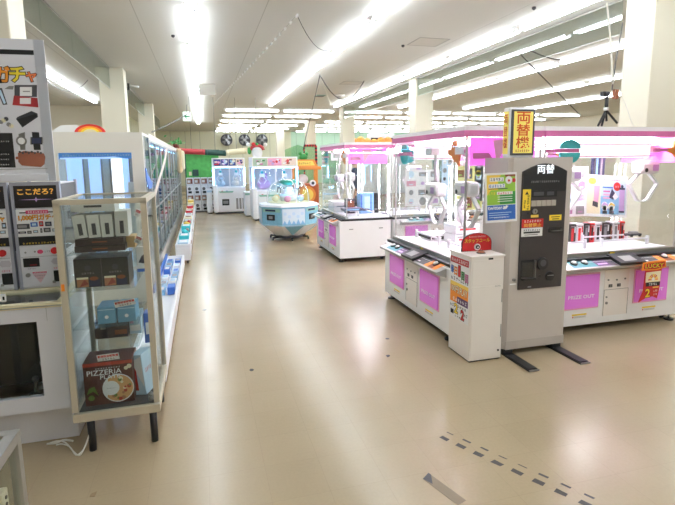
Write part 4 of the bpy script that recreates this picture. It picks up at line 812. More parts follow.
def gacha(label, ox):
    t = thing('prize_vending_machine', label, 'vending machine', (ox, 3.45, .895), 'white prize vending machines')
    w, d, h = .275, .45, .675; fr = F((0, 0, 0))
    m = M().use(CW).box(-w/2+.012, .004, 0, w/2-.012, d, h-.012); m.use(DGREY).box(w/2-.013, .025, .24, w/2-.006, d-.035, h-.018); m.build('body', t)
    m = M().use(mat('lavender_frame', (168, 170, 184), .35, .3))
    for x in (-w/2, w/2-.018): m.box(x, -.012, 0, x+.018, .02, h)
    m.box(-w/2, -.012, h-.022, w/2, .02, h); m.build('frame', t); M().use(mat('lavender_frame')).box(w/2-.016, d-.03, 0, w/2, d, h).build('rear_post', t)
    m = M().use(mat('top_black', (30, 28, 32), .3)).box(-w/2+.018, -.006, .515, w/2-.018, .004, h-.022); f = F((0, -.006, 0))
    m.outlined(f, 'ここだろ？', 0, .615, .05, mat('amber', (246, 190, 84), .4, es=.3, emit=(250, 190, 80)), BROWN, .001, .025, .05, w=.20, h=.038)
    m.use(LILAC).polyf(f, [(-.1, .566), (0, .569), (.1, .566), (0, .563)], .001).polyf(f, [(-.008, .566), (0, .582), (.008, .566), (0, .550)], .0012); m.build('title_panel', t)
    m = M().use(PAPER).box(-w/2+.018, -.006, .335, w/2-.018, .004, .505); m.use(INK).rect(f, -.1, .482, .1, .489).use(mat('rose', (206, 70, 110), .5)).rect(f, -.065, .477, .06, .499, .0012).use(PAPER).glyphs(f, 8, 0, .488, .11, .014, .002)
    m.outlined(f, '1,000円ガチャ', 0, .453, .05, mat('sign_orange', (246, 170, 30), .4), DRED, .001, .02, .06, w=.215, h=.038)
    for q, (x, z, a, b, c) in enumerate(((-.09, .40, .04, .016, DGREY), (-.025, .41, .02, .014, BLUE), (.015, .413, .012, .016, RED), (.055, .41, .018, .014, NAVY), (.1, .41, .012, .018, DGREY), (-.095, .362, .022, .007, NAVY), (-.055, .362, .012, .009, INK), (-.02, .365, .014, .009, GINK), (.012, .37, .006, .014, DGREY), (.045, .372, .02, .014, DGREY), (.09, .37, .016, .01, GINK))):
        m.use(c).rect(f, x-a, z-b, x+a, z+b, .0012).use(SKY if q % 3 == 1 else GREY).rect(f, x-a*.6, z-b*.5, x+a*.6, z+b*.5, .002)
    m.build('poster_panel', t)
    m = M().use(INK).box(-w/2+.018, -.006, .28, w/2-.018, .004, .333).use(GOLD).glyphs(f, 12, 0, .292, .2, .012, .002); m.build('caption_strip', t)
    m = M().use(CW).box(-w/2+.018, -.01, .012, w/2-.018, .004, .278, .002); g = F((0, -.01, 0)); m.use(GINK).rect(g, -.115, .205, .115, .207)
    m.use(mat('rose')).disc(g, -.005, .236, .017, .002, 16, 1, .8).use(GINK).glyphs(g, 3, .035, .236, .035, .014).disc(g, -.088, .235, .006).disc(g, -.035, .238, .006)
    m.use(mat('hex_grey', (200, 196, 204), .4)).polyf(g, [(.05, .168), (.065, .19), (.11, .19), (.118, .168), (.11, .15), (.065, .15)], .001)
    m.use(mat('rose')).glyphs(g, 4, .085, .125, .05, .012).rect(g, -.06, .098, .02, .108).use(PAPER).glyphs(g, 8, -.02, .103, .07, .007, .002)
    m.use(mat('pale_rose', (224, 190, 200), .5)).polyf(g, [(-.06, .094), (.02, .094), (-.02, .035)], .001).use(GINK).glyphs(g, 6, -.02, .083, .06, .01, .002).glyphs(g, 4, -.02, .066, .03, .01, .002).glyphs(g, 5, -.06, .13, .05, .008)
    p = m.build('button_panel', t)
    M().use(BLACK).box(-.105, -.013, .142, -.015, -.008, .198).use(DRED).rect(F((0, -.013, 0)), -.07, .15, -.03, .158).build('display', p)
    M().use(INK).box(.06, -.014, .038, .118, -.008, .11).use(GREY).box(.05, -.018, .03, .066, -.008, .044).build('bill_slot', p)
    M().use(RED).cyl((.078, -.010, .24), (.078, -.024, .24), .021, 18).build('start_button', p)
    M().use(STEEL).cyl((-.085, -.01, .09), (-.085, -.02, .09), .013, 14).build('coin_reject', p)
    return t
g1 = gacha('white prize vending machine with black question title, next to the glass showcase', -1.003)
dup(g1, (-1.003-.29, 3.45, .895), None, 'second white prize vending machine past the one by the glass showcase')
t = thing('paper_stand', 'small clear stand with a crumpled white tag on top of the vending machine', 'stand', at(46.5, 180, 3.5)); m = M().use(G('acrylic')).lathe([(.025, 0), (.022, .03), (.012, .05), (.0, .055)], 14); m.build('dome', t); M().use(PAPER).box(-.012, -.01, 0, .012, .01, .022, .004).build('tag', t)
# big poster standing on the vending machines
YP = 3.44; a, b, c = at(43, 40, YP), at(53.5, 180, YP), at(0, 38, YP)
zt, zb2 = a.z, 1.575; xr = -.878
t = thing('prize_poster', 'big white poster with yellow lettering and gadget photos standing above the vending machines', 'poster', (-1.2, YP, zb2), world=True)
fr = F((0, YP, 0)); q = lambda px, py: (lambda v: (v.x, v.z))(at(px, py, YP)); WP = mat('poster_white', (224, 224, 230), .4)
m = M().use(WP); m.prism([fr.p(-1.55, zb2), fr.p(xr, zb2), fr.p(xr, zt), fr.p(-1.55, zt)], (0, .006, 0))
def qr(mt, px0, py0, px1, py1, l=.001): m.use(mt).polyf(fr, [q(px0, py1), q(px1, py1), q(px1, py0), q(px0, py0)], l)
m.use(INK).polyf(fr, [(-1.5, q(0, 55)[1]), q(34, 55), q(33.5, 50.3), (-1.5, q(0, 49.7)[1])], .001)
def qt(s, px, py, wpx, hpx, m1, m2, rot=0):
    x, z = q(px, py); k = (q(px+1, py)[0]-q(px, py)[0]); m.outlined(fr, s, x, z, .1, m1, m2, .0015, .03, .075, w=wpx*k, h=hpx*k)
AMB = mat('amber_ink', (238, 150, 50), .5); YIN = mat('yellow_ink', (234, 212, 60), .5); OIN = mat('coral_ink', (224, 120, 70), .5)
qt('ガ', 2, 74.5, 17, 18, AMB, INK); qt('チ', 17.5, 74.5, 16, 17, YIN, INK); qt('ャ', 31.5, 77, 11, 11, OIN, INK)
m.use(YIN); qt('円', -17, 74.5, 15, 16, AMB, INK)
qr(DGREY, 14.5, 85, 37, 97); qr(PAPER, 20, 87, 32, 96, .002); qr(GINK, 23, 91, 30, 92, .003); m.use(mat('console_red', (170, 52, 56), .4)).polyf(fr, [q(12.5, 105), q(38.5, 107.5), q(37.5, 98), q(14, 95.5)], .0015); qr(PAPER, 20, 98, 31, 104, .002); m.use(STEEL).polyf(fr, [q(4.5, 89), q(9, 86), q(14, 86), q(13, 89.5)], .001)
m.use(DGREY).polyf(fr, [q(-4, 88), q(3, 105), q(7.5, 104.5), q(2, 88)], .001).use(SKY).polyf(fr, [q(-2, 90), q(4, 104), q(6, 103), q(1, 90)], .002)
m.use(mat('wallet', (54, 56, 62), .5)).polyf(fr, [q(16, 119), q(22.5, 127.5), q(38, 117), q(37.5, 113.5), q(31.5, 111), q(17.5, 117)], .001).use(BLACK).polyf(fr, [q(17, 119.5), q(23, 126), q(37, 116), q(35, 114)], .0015)
for s in range(5): m.use((GINK, CREAM, DGREY)[s % 3]).disc(fr, *q(1+s*2.6, 119+abs(2-s)*1.5+(4 if s > 2 else 0)), .013, .001, 10)
m.use(INK).polyf(fr, [(-1.5, q(0, 167)[1]), q(15.8, 167.5), q(12.2, 133), (-1.5, q(0, 133)[1])], .001).use(PAPER)
for k in range(4): m.glyphs(fr, 5, *q(4, 141.5+k*7.5 if k < 1 else 149+k*5.2), .06, .008, .002, k)
m.use(STEEL).polyf(fr, [q(18.5, 134), q(25, 132), q(25.5, 150), q(20.5, 150)], .001).disc(fr, *q(21.5, 141), .03, .0015, 18).use(PAPER).disc(fr, *q(21.5, 141), .02, .002, 18)
m.use(INK).polyf(fr, [q(31.8, 132), q(39, 132.3), q(41, 150), q(34, 150)], .001); qr(INK, 30.5, 137, 42.5, 144.5, .0015); qr(NAVY, 32, 138, 41, 143.5, .002); qr(STEEL, 30.3, 137, 31.3, 144, .002); qr(STEEL, 42, 137.5, 43.2, 143, .002)
BG = mat('bag_brown', (150, 88, 66), .6)
m.use(BG).polyf(fr, [q(18, 153), q(24, 151), q(34, 152), q(44, 153.5), q(45.5, 157), q(44.8, 164), q(41, 167), q(22, 165.5), q(18.5, 162)], .0025).disc(fr, *q(17.2, 158), .009, .0025, 8).use(DGREY)
for k in range(8): m.disc(fr, *q(20+k*3, 152+(k % 2)), .007, .003, 8)
m.use(GREY).polyf(fr, [(-1.5, q(0, 169.5)[1]-.004), q(47.5, 168.7), q(47.5, 168.2), (-1.5, q(0, 169.5)[1])], .001); m.build('printed_sheet', t)
m = M().use(CW).box(-1.5, YP-.012, zb2, -.92, YP, zb2+.045, .004); m.use(G('acrylic')).box(xr-.055, YP-.004, zb2, xr-.001, YP-.0015, zt); m.build('holder', t)

# low showcase by the camera
x1, y1, zt = -.80, 2.24, .565; x0, y0 = -1.4, 1.72
t = thing('low_showcase', 'low aluminium framed glass showcase on the floor in the near corner', 'showcase', (-1.1, 1.98, 0), world=True)
m = M().use(ALU)
for x in (x0, x1-.04):
    for y in (y0, y1-.04): m.box(x, y, 0, x+.04, y+.04, zt-.04, .003)
m.box(x0, y0, zt-.045, x1, y0+.045, zt, .003); m.box(x0, y1-.045, zt-.045, x1, y1, zt, .003); m.box(x0, y0+.045, zt-.045, x0+.045, y1-.045, zt); m.box(x1-.045, y0+.045, zt-.045, x1, y1-.045, zt)
m.box(x0, y0, .0, x1, y1, .06); m.build('frame', t)
for a in ((x0+.045, y0+.045, zt-.02, x1-.045, y1-.045, zt-.012), (x1-.02, y0+.04, .06, x1-.014, y1-.04, zt-.045), (x0+.04, y1-.02, .06, x1-.04, y1-.014, zt-.045)): M().use(G('case_glass')).box(*a).build('glass_pane', t)
t = thing('wall_outlet_box', 'small white switch box inside the low showcase', 'switch box', (-.87, 2.13, .30), world=False); M().use(CREAM).box(-.04, -.03, -.24, .03, .03, .06, .006).build('body', t); m = M().use(BLACK)
for z in (.03, .0): m.cyl((.03, 0, z), (.034, 0, z), .008, 10)
m.build('key', t)
pbox('boxed_goods', 'orange box standing in the low showcase', 'box', -.92, 2.0, .062, .14, .12, .17, mat('dusty_orange', (200, 140, 90), .6), [(PAPER, -.05, .04, .05, .1)])
pbox('boxed_goods', 'green box standing in the low showcase beside the orange one', 'box', -1.10, 2.0, .062, .14, .12, .17, mat('dusty_green', (120, 150, 110), .6), [(PAPER, -.05, .04, .05, .1)])
# cables
def cord(pts, r, l): 
    P_ = [Vector(p) for p in pts]; n = []
    for k in range(len(P_)-1):
        p0 = P_[max(0, k-1)]; p1 = P_[k]; p2 = P_[k+1]; p3 = P_[min(len(P_)-1, k+2)]
        for q in range(5):
            u = q/5; n.append(.5*((2*p1)+(p2-p0)*u+(2*p0-5*p1+4*p2-p3)*u*u+(3*p1-p0-3*p2+p3)*u**3))
    n.append(P_[-1]); m = M().use(CORD); m.tube(n, r, 6); tag(m.build('power_cord'), l, 'cord', 'white power cords')
A = lambda px, py, z=.006: atz(px, py, z)
cord([at(90, 432, 2.97), at(86, 444, 2.96), A(80, 455), A(74, 452), A(66, 443), A(58, 441), A(50, 443)], .0045, 'white power cord looping from the showcase base to the cabinet plinth')
cord([at(92, 430, 3.0), at(88, 440, 2.99), A(83, 450), A(76, 455), A(70, 447), A(62, 444), A(56, 445)], .004, 'second thinner white cord looping lower beside the showcase leg')
cord([A(73, 441), A(64, 440), A(56, 443), A(47, 444)], .006, 'grey-white cord lying along the cabinet plinth')
# ---------------------------------------- tall white showcase and wall cases
x0, x1, y0, y1, zt = -1.68, -.645, 6.2, 6.95, 2.03
t = thing('tall_showcase', 'tall white showcase with blue header strip and pale lit glass front behind the glass showcase', 'showcase', (-1.16, 6.6, 0), world=True)
WS = mat('showcase_white', (228, 224, 214), .45)
m = M().use(WS)
m.box(x0, y0, 1.80, x1, y0+.05, zt); m.box(x0, y0, 0, x0+.13, y0+.05, 1.80); m.box(x1-.13, y0, 0, x1, y0+.05, 1.80); m.box(x0+.13, y0, .0, x1-.13, y0+.05, .45)
m.box(x0, y0+.05, zt-.03, x1, y1, zt); m.box(x0, y0+.05, .05, x0+.02, y1, zt-.03); m.box(x0+.02, y1-.02, .05, x1, y1, zt-.03); m.box(x0+.02, y0+.05, .05, x1, y1-.02, .45); m.build('cabinet', t)
m = M().use(mat('side_grey', (150, 146, 142), .4, .4)).box(x1-.02, y0+.05, .05, x1+.002, y0+.16, zt-.03).box(x1-.02, y1-.06, .45, x1+.002, y1-.02, zt-.03); m.build('side_post', t)
m = M().use(mat('header_blue', (70, 140, 205), .4, es=.4, emit=(60, 130, 210))).box(x0+.13, y0+.055, 1.73, x1-.13, y0+.065, 1.80); m.use(SKY).glyphs(F((-1.16, y0+.055, 1.772)), 26, 0, 0, .72, .02); m.use(LITB).polyf(F((0, y0+.055, 0)), [(x0+.14, 1.73), (x1-.2, 1.73), (x1-.32, 1.755), (x0+.14, 1.745)], .001); m.build('header_strip', t)
M().use(G('case_glass')).box(x0+.13, y0+.02, .45, x1-.13, y0+.026, 1.80).build('front_glass', t); M().use(G('case_glass')).box(x1-.006, y0+.16, .45, x1, y1-.06, zt-.03).build('side_glass', t)
M().use(TUBELED).cyl((x0+.15, y0+.12, 1.99), (x1-.1, y0+.12, 1.99), .012, 8).build('lamp_tube', t)
m = M(); xx = x0+.14
for k, (w, c) in enumerate(((.17, LITB), (.02, GREY), (.04, mat('curtain_grey', (186, 188, 184), .7)), (.13, LITB), (.02, GREY), (.07, mat('curtain_grey')), (.02, STEEL), (.12, LITW), (.07, LITB), (.02, STEEL), (.03, GREY), (.05, LITB), (.02, NAVY))):
    m.use(c).box(xx, y0+.30, .47, xx+w, y0+.33, 1.78); xx += w+.003
m.use(PAPER).box(x1-.22, y0+.2, .47, x1-.14, y0+.29, 1.45); m.build('backdrop_panel', t)
t = thing('rainbow_sign', 'white paper sign with a rainbow arch standing on top of the tall white showcase', 'sign', (-1.40, 6.45, zt)); fr = F((0, 0, 0))
m = M().use(PAPER); m.prism([fr.p(-.28, 0), fr.p(.12, 0), fr.p(.02, .10), fr.p(-.15, .09)], (0, .008, 0)); m.use(RED)
for r1, r2, c in ((.17, .135, RED), (.135, .105, ORANGE), (.105, .075, YEL), (.075, .02, CREAM)):
    m.use(c); pts = [(.16+r1*math.cos(PI*k/18), r1*math.sin(PI*k/18)*.62) for k in range(19)]; m.prism([fr.p(x, y, .01+.001*(.17-r1)*40) for x, y in pts], (0, .006, 0))
m.build('printed_sheet', t)

def wall_case(label, y, L):
    t = thing('wall_showcase', label, 'showcase', (-.645, y, 0), 'lit glass showcases along the aisle')
    m = M().use(WS).box(-.75, 0, 0, 0, L, .30).box(-.75, 0, 1.98, 0, L, 2.06).box(-.75, 0, .30, -.73, L, 1.98); m.build('cabinet', t)
    m = M().use(ALU)
    for yy in (0, L/2-.02, L-.04): m.box(-.03, yy, .30, .004, yy+.04, 1.98)
    m.box(-.03, 0, 1.95, .004, L, 1.98); m.box(-.03, 0, .30, .004, L, .33); m.box(-.03, 0, 1.03, .0, L, 1.045); m.build('door_frame', t)
    for a, b in ((.04, L/2-.02), (L/2+.02, L-.04)): M().use(G('case_glass')).box(-.012, a, .33, -.006, b, 1.95).build('sliding_glass', t)
    for z in (.70, 1.03, 1.36, 1.66): M().use(G('case_glass')).box(-.70, .03, z, -.1, L-.03, z+.006).build('glass_shelf', t)
    M().use(TUBELED).cyl((-.15, .1, 1.95), (-.15, L-.1, 1.95), .011, 8).build('lamp_tube', t)
    m = M().use(mat('case_back', (206, 216, 228), .6)).box(-.725, .02, .31, -.715, L-.02, 1.97); m.build('rear_panel', t)
    return t
W1 = wall_case('glass showcase along the aisle, next to the tall white showcase', 6.97, 1.9); wl = [W1]
for k, l in enumerate(('second glass showcase along the aisle beyond the hanging streamer', 'third glass showcase along the aisle above the toy trays', 'fourth glass showcase along the aisle with tan pads on top', 'last glass showcase along the aisle before the capsule machines')):
    wl.append(dup(W1, (-.645, 6.97+1.92*(k+1), 0), None, l))
rr = random.Random(21); pal = (SKY, PAPER, BLUE, TEAL, LPINK, LILAC, GREY, CREAM, RED)
words_ = ('first', 'second', 'third', 'fourth', 'fifth'); lev = {.305: 'bottom', .71: 'second lowest', 1.04: 'middle', 1.37: 'upper', 1.67: 'top'}
PB = {}
for c in range(4):
    for z, ln in lev.items():
        for q, yo in enumerate((.25, .7, 1.2, 1.62)):
            if rr.random() < .25: continue
            cm = rr.choice(pal); hh = rr.uniform(.12, .22); key = cm.name
            lab = f'{cm.name.replace("_", " ")} prize box, {words_[q]} along the {ln} shelf, {words_[c]} aisle showcase'
            if key not in PB:
                PB[key] = pbox('shelf_box', lab, 'box', 0, 0, z, .16, .2, .18, cm, [(GINK, -.05, .03, .05, .06), (PAPER if cm != PAPER else RED, -.05, .09, .05, .15)], 'boxes in the aisle showcases'); o = PB[key]
            else: o = dup(PB[key], (0, 0, z), None, lab, 'boxes in the aisle showcases')
            o.location = (-.645-.28+rr.uniform(-.08, .06), 6.97+1.92*c+yo, z); o.rotation_euler = (0, 0, PI/2)
# streamer
t = thing('streamer', 'twisted paper streamer with a blue end hanging across the aisle showcases', 'streamer', atx(155, 180, -.6), world=True)
m = M(); pts = [(166, 148), (164.5, 158), (162, 168), (158, 180), (154, 194), (149, 208)]; c3 = [atx(px, py, -.60) for px, py in pts]
m.use(mat('streamer_paper', (206, 190, 178), .6))
for k in range(len(c3)-1):
    w = .09+.012*k; m.prism([c3[k]+Vector((0, -w/2, 0)), c3[k]+Vector((.02, w/2, 0)), c3[k+1]+Vector((.02, w/2, 0)), c3[k+1]+Vector((0, -w/2, 0))], (.006, 0, 0))
m.build('paper_band', t); m = M().use(BLUE); q = [atx(px, py, -.59) for px, py in ((145, 168), (148, 176), (152, 183), (151.5, 188), (148.5, 189), (146, 180))]; m.prism(q, (.008, 0, 0)); m.build('blue_end', t)
# pads and plants over the far cases
for k, (px, c, l) in enumerate(((176.5, mat('pad_tan', (206, 180, 140), .7), 'tan padded bag hanging at the top front of the fourth aisle showcase'), (180, CREAM, 'cream padded bag hanging just beyond the tan bag'), (183.5, mat('pad_tan'), 'second tan padded bag hanging at the end of the showcases'))):
    q = atx(px, 150, -.60); z1 = 2.05; t = thing('hanging_bag', l, 'bag', (q.x, q.y, 1.35), 'padded bags on the aisle showcases')
    m = M().use(c).box(0, -.25, .05+.05*k, .12, .25, .68, .05); m.build('bag_body', t); M().use(BROWN).box(.03, -.03, .66, .07, .03, .74).build('strap', t)
t = thing('potted_ivy', 'small green artificial ivy ball on top of the far aisle showcase', 'artificial plant', (-.62, 13.9, 2.06)); r5 = random.Random(2); m = M().use(GREEN)
for k in range(40):
    c = Vector((r5.gauss(0, .09), r5.gauss(0, .14), .1+abs(r5.gauss(0, .07)))); u = Vector((r5.uniform(-1, 1), r5.uniform(-1, 1), r5.uniform(-1, 1))).normalized()*.05; v = u.orthogonal().normalized()*.03
    m.face([c-u, c+v, c+u, c-v])
m.build('foliage', t); M().use(DRED).cyl((0, 0, 0), (0, 0, .1), .06, 12, .08).build('pot', t)

# ---------------------------------------------------------- low toy trays
def tray(label, x0, x1, y0, y1, z1, z0, casters=True):
    t = thing('toy_tray', label, 'display tray', (x0, y0, 0)); w = x1-x0; L = y1-y0
    m = M().use(COLD).box(0, 0, z0, w, L, z1-.06, .004); m.box(0, 0, z1-.06, .03, L, z1); m.box(w-.03, 0, z1-.06, w, L, z1); m.box(.03, 0, z1-.06, w-.03, .04, z1); m.box(.03, L-.04, z1-.06, w-.03, L, z1); m.build('body', t)
    if casters:
        for yy in (.1, L-.1):
            for xx in (.06, w-.05): M().use(BLACK).cyl((xx-.015, yy, .03), (xx+.015, yy, .03), .03, 10).use(STEEL).box(xx-.02, yy-.02, .04, xx+.02, yy+.02, z0+.004).build('caster', t)
    return t
tray('low white toy tray bench with blue contents running from the glass showcase along the aisle', -.60, -.33, 3.66, 8.05, .215, .065)
tray('raised white toy tray bench with teal and red toys farther along the aisle', -.475, -.245, 8.35, 16.2, .34, .07)
r6 = random.Random(8)
def toy(label, x, y, z, sx, sy, sz, c, c2, kind, grp):
    t = thing('boxed_toy', label, 'toy', (x, y, z), grp); m = M().use(c)
    if kind == 0: m.box(-sx/2, -sy/2, 0, sx/2, sy/2, sz, .004); m.use(c2).rect(F((0, 0, sz), (1, 0, 0), (0, 1, 0)), -sx*.35, -sy*.35, sx*.35, sy*.35, .001).rect(F((sx/2, 0, sz/2), (0, 1, 0)), -sy*.35, -sz*.3, sy*.35, sz*.3, .001)
    else: m.ball((0, 0, sz/2), sz/2, (1.1, 1.2, 1)); m.use(c2).ball((sx*.25, 0, sz*.9), sz*.28)
    m.build('body', t); return t
names = {LBLUE: 'light blue', BLUE: 'blue', SKY: 'pale blue', PAPER: 'white', TEAL: 'teal', CREAM: 'cream', RED: 'red', GOLD: 'yellow', GREY: 'grey'}
for k in range(12):
    y = 5.95+k//2*.34; x = (-.52, -.41)[k % 2]; c = (LBLUE, PAPER, SKY, BLUE)[(k*3+k//4) % 4]
    toy(f'{names[c]} boxed toy in the low white tray, {ORD[k//2]} row back on the {"wall" if k % 2 == 0 else "aisle"} side', x, y, .156, .08, .2, r6.uniform(.05, .09), c, (PAPER, BLUE, GREY)[k % 3] if c != PAPER else SKY, 0, 'toys in the low tray')
m = M().use(BLUE).box(-.598, 5.75, .215, -.575, 7.9, .28); tag(m.build('divider_board'), 'blue divider board standing along the wall edge of the low white tray', 'board')
seq = ((SKY, PAPER, 0, .07), (TEAL, PAPER, 0, .10), (TEAL, GREY, 1, .12), (TEAL, PAPER, 0, .13), (GOLD, RED, 1, .14), (GREY, PAPER, 0, .10), (CREAM, BROWN, 0, .12), (PAPER, GREY, 0, .13), (RED, PAPER, 0, .16), (CREAM, RED, 0, .15), (RED, PAPER, 0, .18), (CREAM, GOLD, 0, .22), (GOLD, CREAM, 0, .26))
for k, (c, c2, kd, hz) in enumerate(seq):
    toy(f'{names[c]} {"plush" if kd else "boxed"} toy, {ORD[k]} one back in the raised tray', -.36, 8.65+k*.58, .281, .17, .34, hz, c, c2, kd, 'toys in the raised tray')
for k, yy in enumerate((9.2, 10.8, 12.4)):
    t = thing('price_tag', f'small dark red price tag clipped on the aisle edge of the raised tray, {ORD[k]} back', 'price tag', (-.243, yy, .22), 'price tags on the raised tray'); M().use(DRED).box(0, -.06, 0, .006, .06, .05).use(PAPER).rect(F((.006, 0, .025), (0, 1, 0)), -.04, -.015, .02, .015).build('tag', t)

# ------------------------------------------------------- capsule machines
def capsule():
    t = thing('capsule_machine', 'capsule', 'capsule machine', (0, 0, 0), 'capsule toy machines by the green partition')
    m = M().use(COLD).box(-.112, 0, 0, .112, .35, .56, .006); m.build('body', t)
    r = random.Random(4); m = M().use(G('acrylic')).box(-.095, -.012, .30, .095, .0, .54); m.build('window', t)
    m = M().use(mat('pale_brown', (170, 130, 110), .5)).box(-.09, -.003, .36, .09, .002, .53).use(DRED).rect(F((0, -.003, 0)), .05, .36, .09, .53).use(PAPER).rect(F((0, -.003, 0)), -.07, .40, .02, .48); m.build('display_card', t)
    m = M().use(DGREY).cyl((-.02, 0, .19), (-.02, -.03, .19), .05, 16).use(STEEL).box(-.06, -.04, .18, .02, -.03, .20); m.build('turn_knob', t)
    M().use(INK).box(-.06, -.008, .04, .05, .001, .11).build('capsule_chute', t)
    return t
c0 = capsule(); k = 0
for col in range(5):
    for row in range(2):
        l = f'white capsule toy machine, {"upper" if row else "lower"} row, {ORD[col]} from the aisle showcases'; p = (-.40+col*.235, 17.3, .03+row*.565)
        if k == 0: c0.location = p; c0['label'] = l
        else: dup(c0, p, None, l)
        k += 1
M().use(BLACK).box(-.55, 17.3, 0, .68, 17.7, .03); m = M().use(DGREY).box(-.55, 17.28, 0, .68, 17.7, .028); tag(m.build('machine_plinth'), 'long dark plinth under the capsule toy machines', 'plinth')
# green leaf partition
m = M().use(mat('leaf_print', (96, 196, 100), .6, noise=.5, nscale=9)).box(-.5, 17.85, 1.15, .60, 17.9, 2.06); m.use(DGREEN).box(-.55, 17.84, .0, -.5, 17.91, 2.1).box(-.55, 17.84, 2.06, .62, 17.91, 2.1); m.use(DGREY).box(-.5, 17.85, 0, .60, 17.9, 1.15)
m.use(DGREEN).box(-.30, 17.80, 1.2, -.1, 17.85, 1.42).use(CREAM).box(-.42, 17.82, 1.22, -.33, 17.85, 1.35)
tag(m.build('leaf_partition'), 'green leaf-printed partition board above the capsule toy machines', 'partition')

# ------------------------------------------------ white crane machines, back
def crane(label, x0, x1, y0, prints, loc_h=1.80, left_wing=True):
    w = x1-x0; d = .95; t = thing('crane_machine', label, 'crane machine', ((x0+x1)/2, y0, 0), 'white twin-window crane machines'); hw = w/2; fr = F((0, 0, 0))
    m = M().use(COLD).box(-hw, 0, .06, hw, d, .86, .02); m.use(DGREY).box(-hw+.05, .03, 0, hw-.05, d-.05, .06); m.build('base_cabinet', t)
    m = M().use(COLD).box(-hw-.02, -.05, .05, -hw+.13, .16, .95, .04); m.build('corner_column', t)
    m = M().use(COLD).box(-hw, 0, 1.52, hw, d, loc_h, .01); m.use(CREAM).rect(fr, -hw+.03, 1.54, hw-.03, loc_h-.03)
    n = len(prints); r = random.Random(int(x0*10))
    for k, pal2 in enumerate(prints):
        a = -hw+.04+(w-.08)*k/n; b = a+(w-.08)/n-.01; m.use(pal2[0]).rect(fr, a, 1.555, b, loc_h-.04, .002)
        for q in range(9): m.use(pal2[1+q % (len(pal2)-1)]); xx = r.uniform(a+.05, b-.05); zz = r.uniform(1.60, loc_h-.08); m.disc(fr, xx, zz, r.uniform(.02, .045), .003+q*.0003, 10) if q % 2 else m.rect(fr, xx-.04, zz-.02, xx+.04, zz+.02, .003+q*.0003)
    m.build('top_sign', t)
    m = M().use(COLD)
    for x in (-hw+.03, 0, hw-.06): m.box(x, .005, .86, x+.035, .05, 1.52)
    for x in (-hw, hw-.03): m.box(x, d-.04, .86, x+.03, d, 1.52)
    m.build('window_frame', t)
    for x in (-hw+.005, hw-.03): M().use(TUBELED).cyl((x+.012, -.012, .90), (x+.012, -.012, 1.50), .014, 8).build('light_bar', t)
    for a, b in ((-hw+.065, 0), (.035, hw-.06)): M().use(G('glass')).box(a, .02, .88, b, .026, 1.52).build('window_glass', t)
    m = M().use(mat('case_back')).box(-hw+.03, d-.03, .86, hw-.03, d-.02, 1.52); m.build('rear_panel', t)
    M().use(TUBELED).cyl((-hw+.08, .12, 1.50), (hw-.08, .12, 1.50), .012, 8).build('lamp_tube', t)
    for x, c in ((-hw/2, TEAL), (hw/2, TEAL)):
        m = M().use(COLD).cyl((x, .4, 1.3), (x, .4, 1.5), .02, 8).box(x-.07, .35, 1.22, x+.07, .45, 1.32, .02)
        for s in (-1, 1): m.tube([Vector((x+s*.05, .4, 1.23)), Vector((x+s*.12, .4, 1.13)), Vector((x+s*.05, .4, 1.03))], .012, 6)
        m.use(c).ball((x, .4, 1.36), .045, n=8); m.build('claw', t)
    m = M().use(COLD).box(-hw+.15, -.012, .09, hw-.03, .002, .70, .004); p = m.build('service_door', t)
    M().use(INK).box(-hw+.26, -.018, .28, -hw+.48, -.010, .48).use(STEEL).rect(F((0, -.018, 0)), -hw+.29, .33, -hw+.45, .43).build('coin_panel', p)
    for q in range(3): M().use(GREY).box(hw-.32+q*.1, -.016, .15, hw-.25+q*.1, -.010, .50).build('grille', p)
    m = M().use(mat('seafoam', (150, 196, 180), .4)); m.prism([fr.p(-hw+.16, .74), fr.p(-hw+.70*w/1.13, .74), fr.p(-hw+.66*w/1.13, .69), fr.p(-hw+.2, .69)], (0, -.05, 0)); m.build('control_panel', t)
    for s in (-.15, 0): M().use(RED if s else BLUE).cyl((-hw+.42+s, -.03, .74), (-hw+.42+s, -.03, .755), .025, 12).build('button', t)
    return t
NV = mat('navy_print', (60, 64, 140), .5)
crane('white crane machine with navy lettered sign behind the gap beside the aisle', .34, 1.36, 16.25, ((NV, CREAM, LPINK, RED), (NV, PAPER, LILAC, SKY), (NV, PAPER, LBLUE, CREAM), (mat('pale_peach', (236, 214, 200), .5), NV, INK, LPINK)))
crane('larger white crane machine with pastel picture sign just behind the teal dome machine', 1.36, 2.66, 13.95, ((mat('sage', (176, 196, 170), .5), PINK, PAPER, GREEN), (LPINK, PAPER, RED, LILAC), (mat('pale_peach', (236, 214, 200), .5), BROWN, RED, PAPER)))
t = thing('machine_tower', 'narrow white side cabinet between the two white crane machines', 'cabinet', (1.34, 15.2, 0)); M().use(COLD).box(-.1, 0, .03, .12, .6, .75, .02).build('body', t); M().use(mat('seafoam')).box(-.09, -.01, .66, .11, .05, .72).build('tray', t); M().use(BLACK).box(-.08, .02, 0, .1, .58, .031).build('base', t)
t = thing('machine_tower', 'narrow white side cabinet against the navy-signed crane machine by the capsule machines', 'cabinet', (.22, 16.5, 0)); M().use(COLD).box(-.1, 0, .03, .08, .6, .80, .02).build('body', t); M().use(SKY).box(-.09, -.01, .70, .07, .05, .76).build('tray', t); M().use(BLACK).box(-.08, .02, 0, .06, .58, .031).build('base', t)
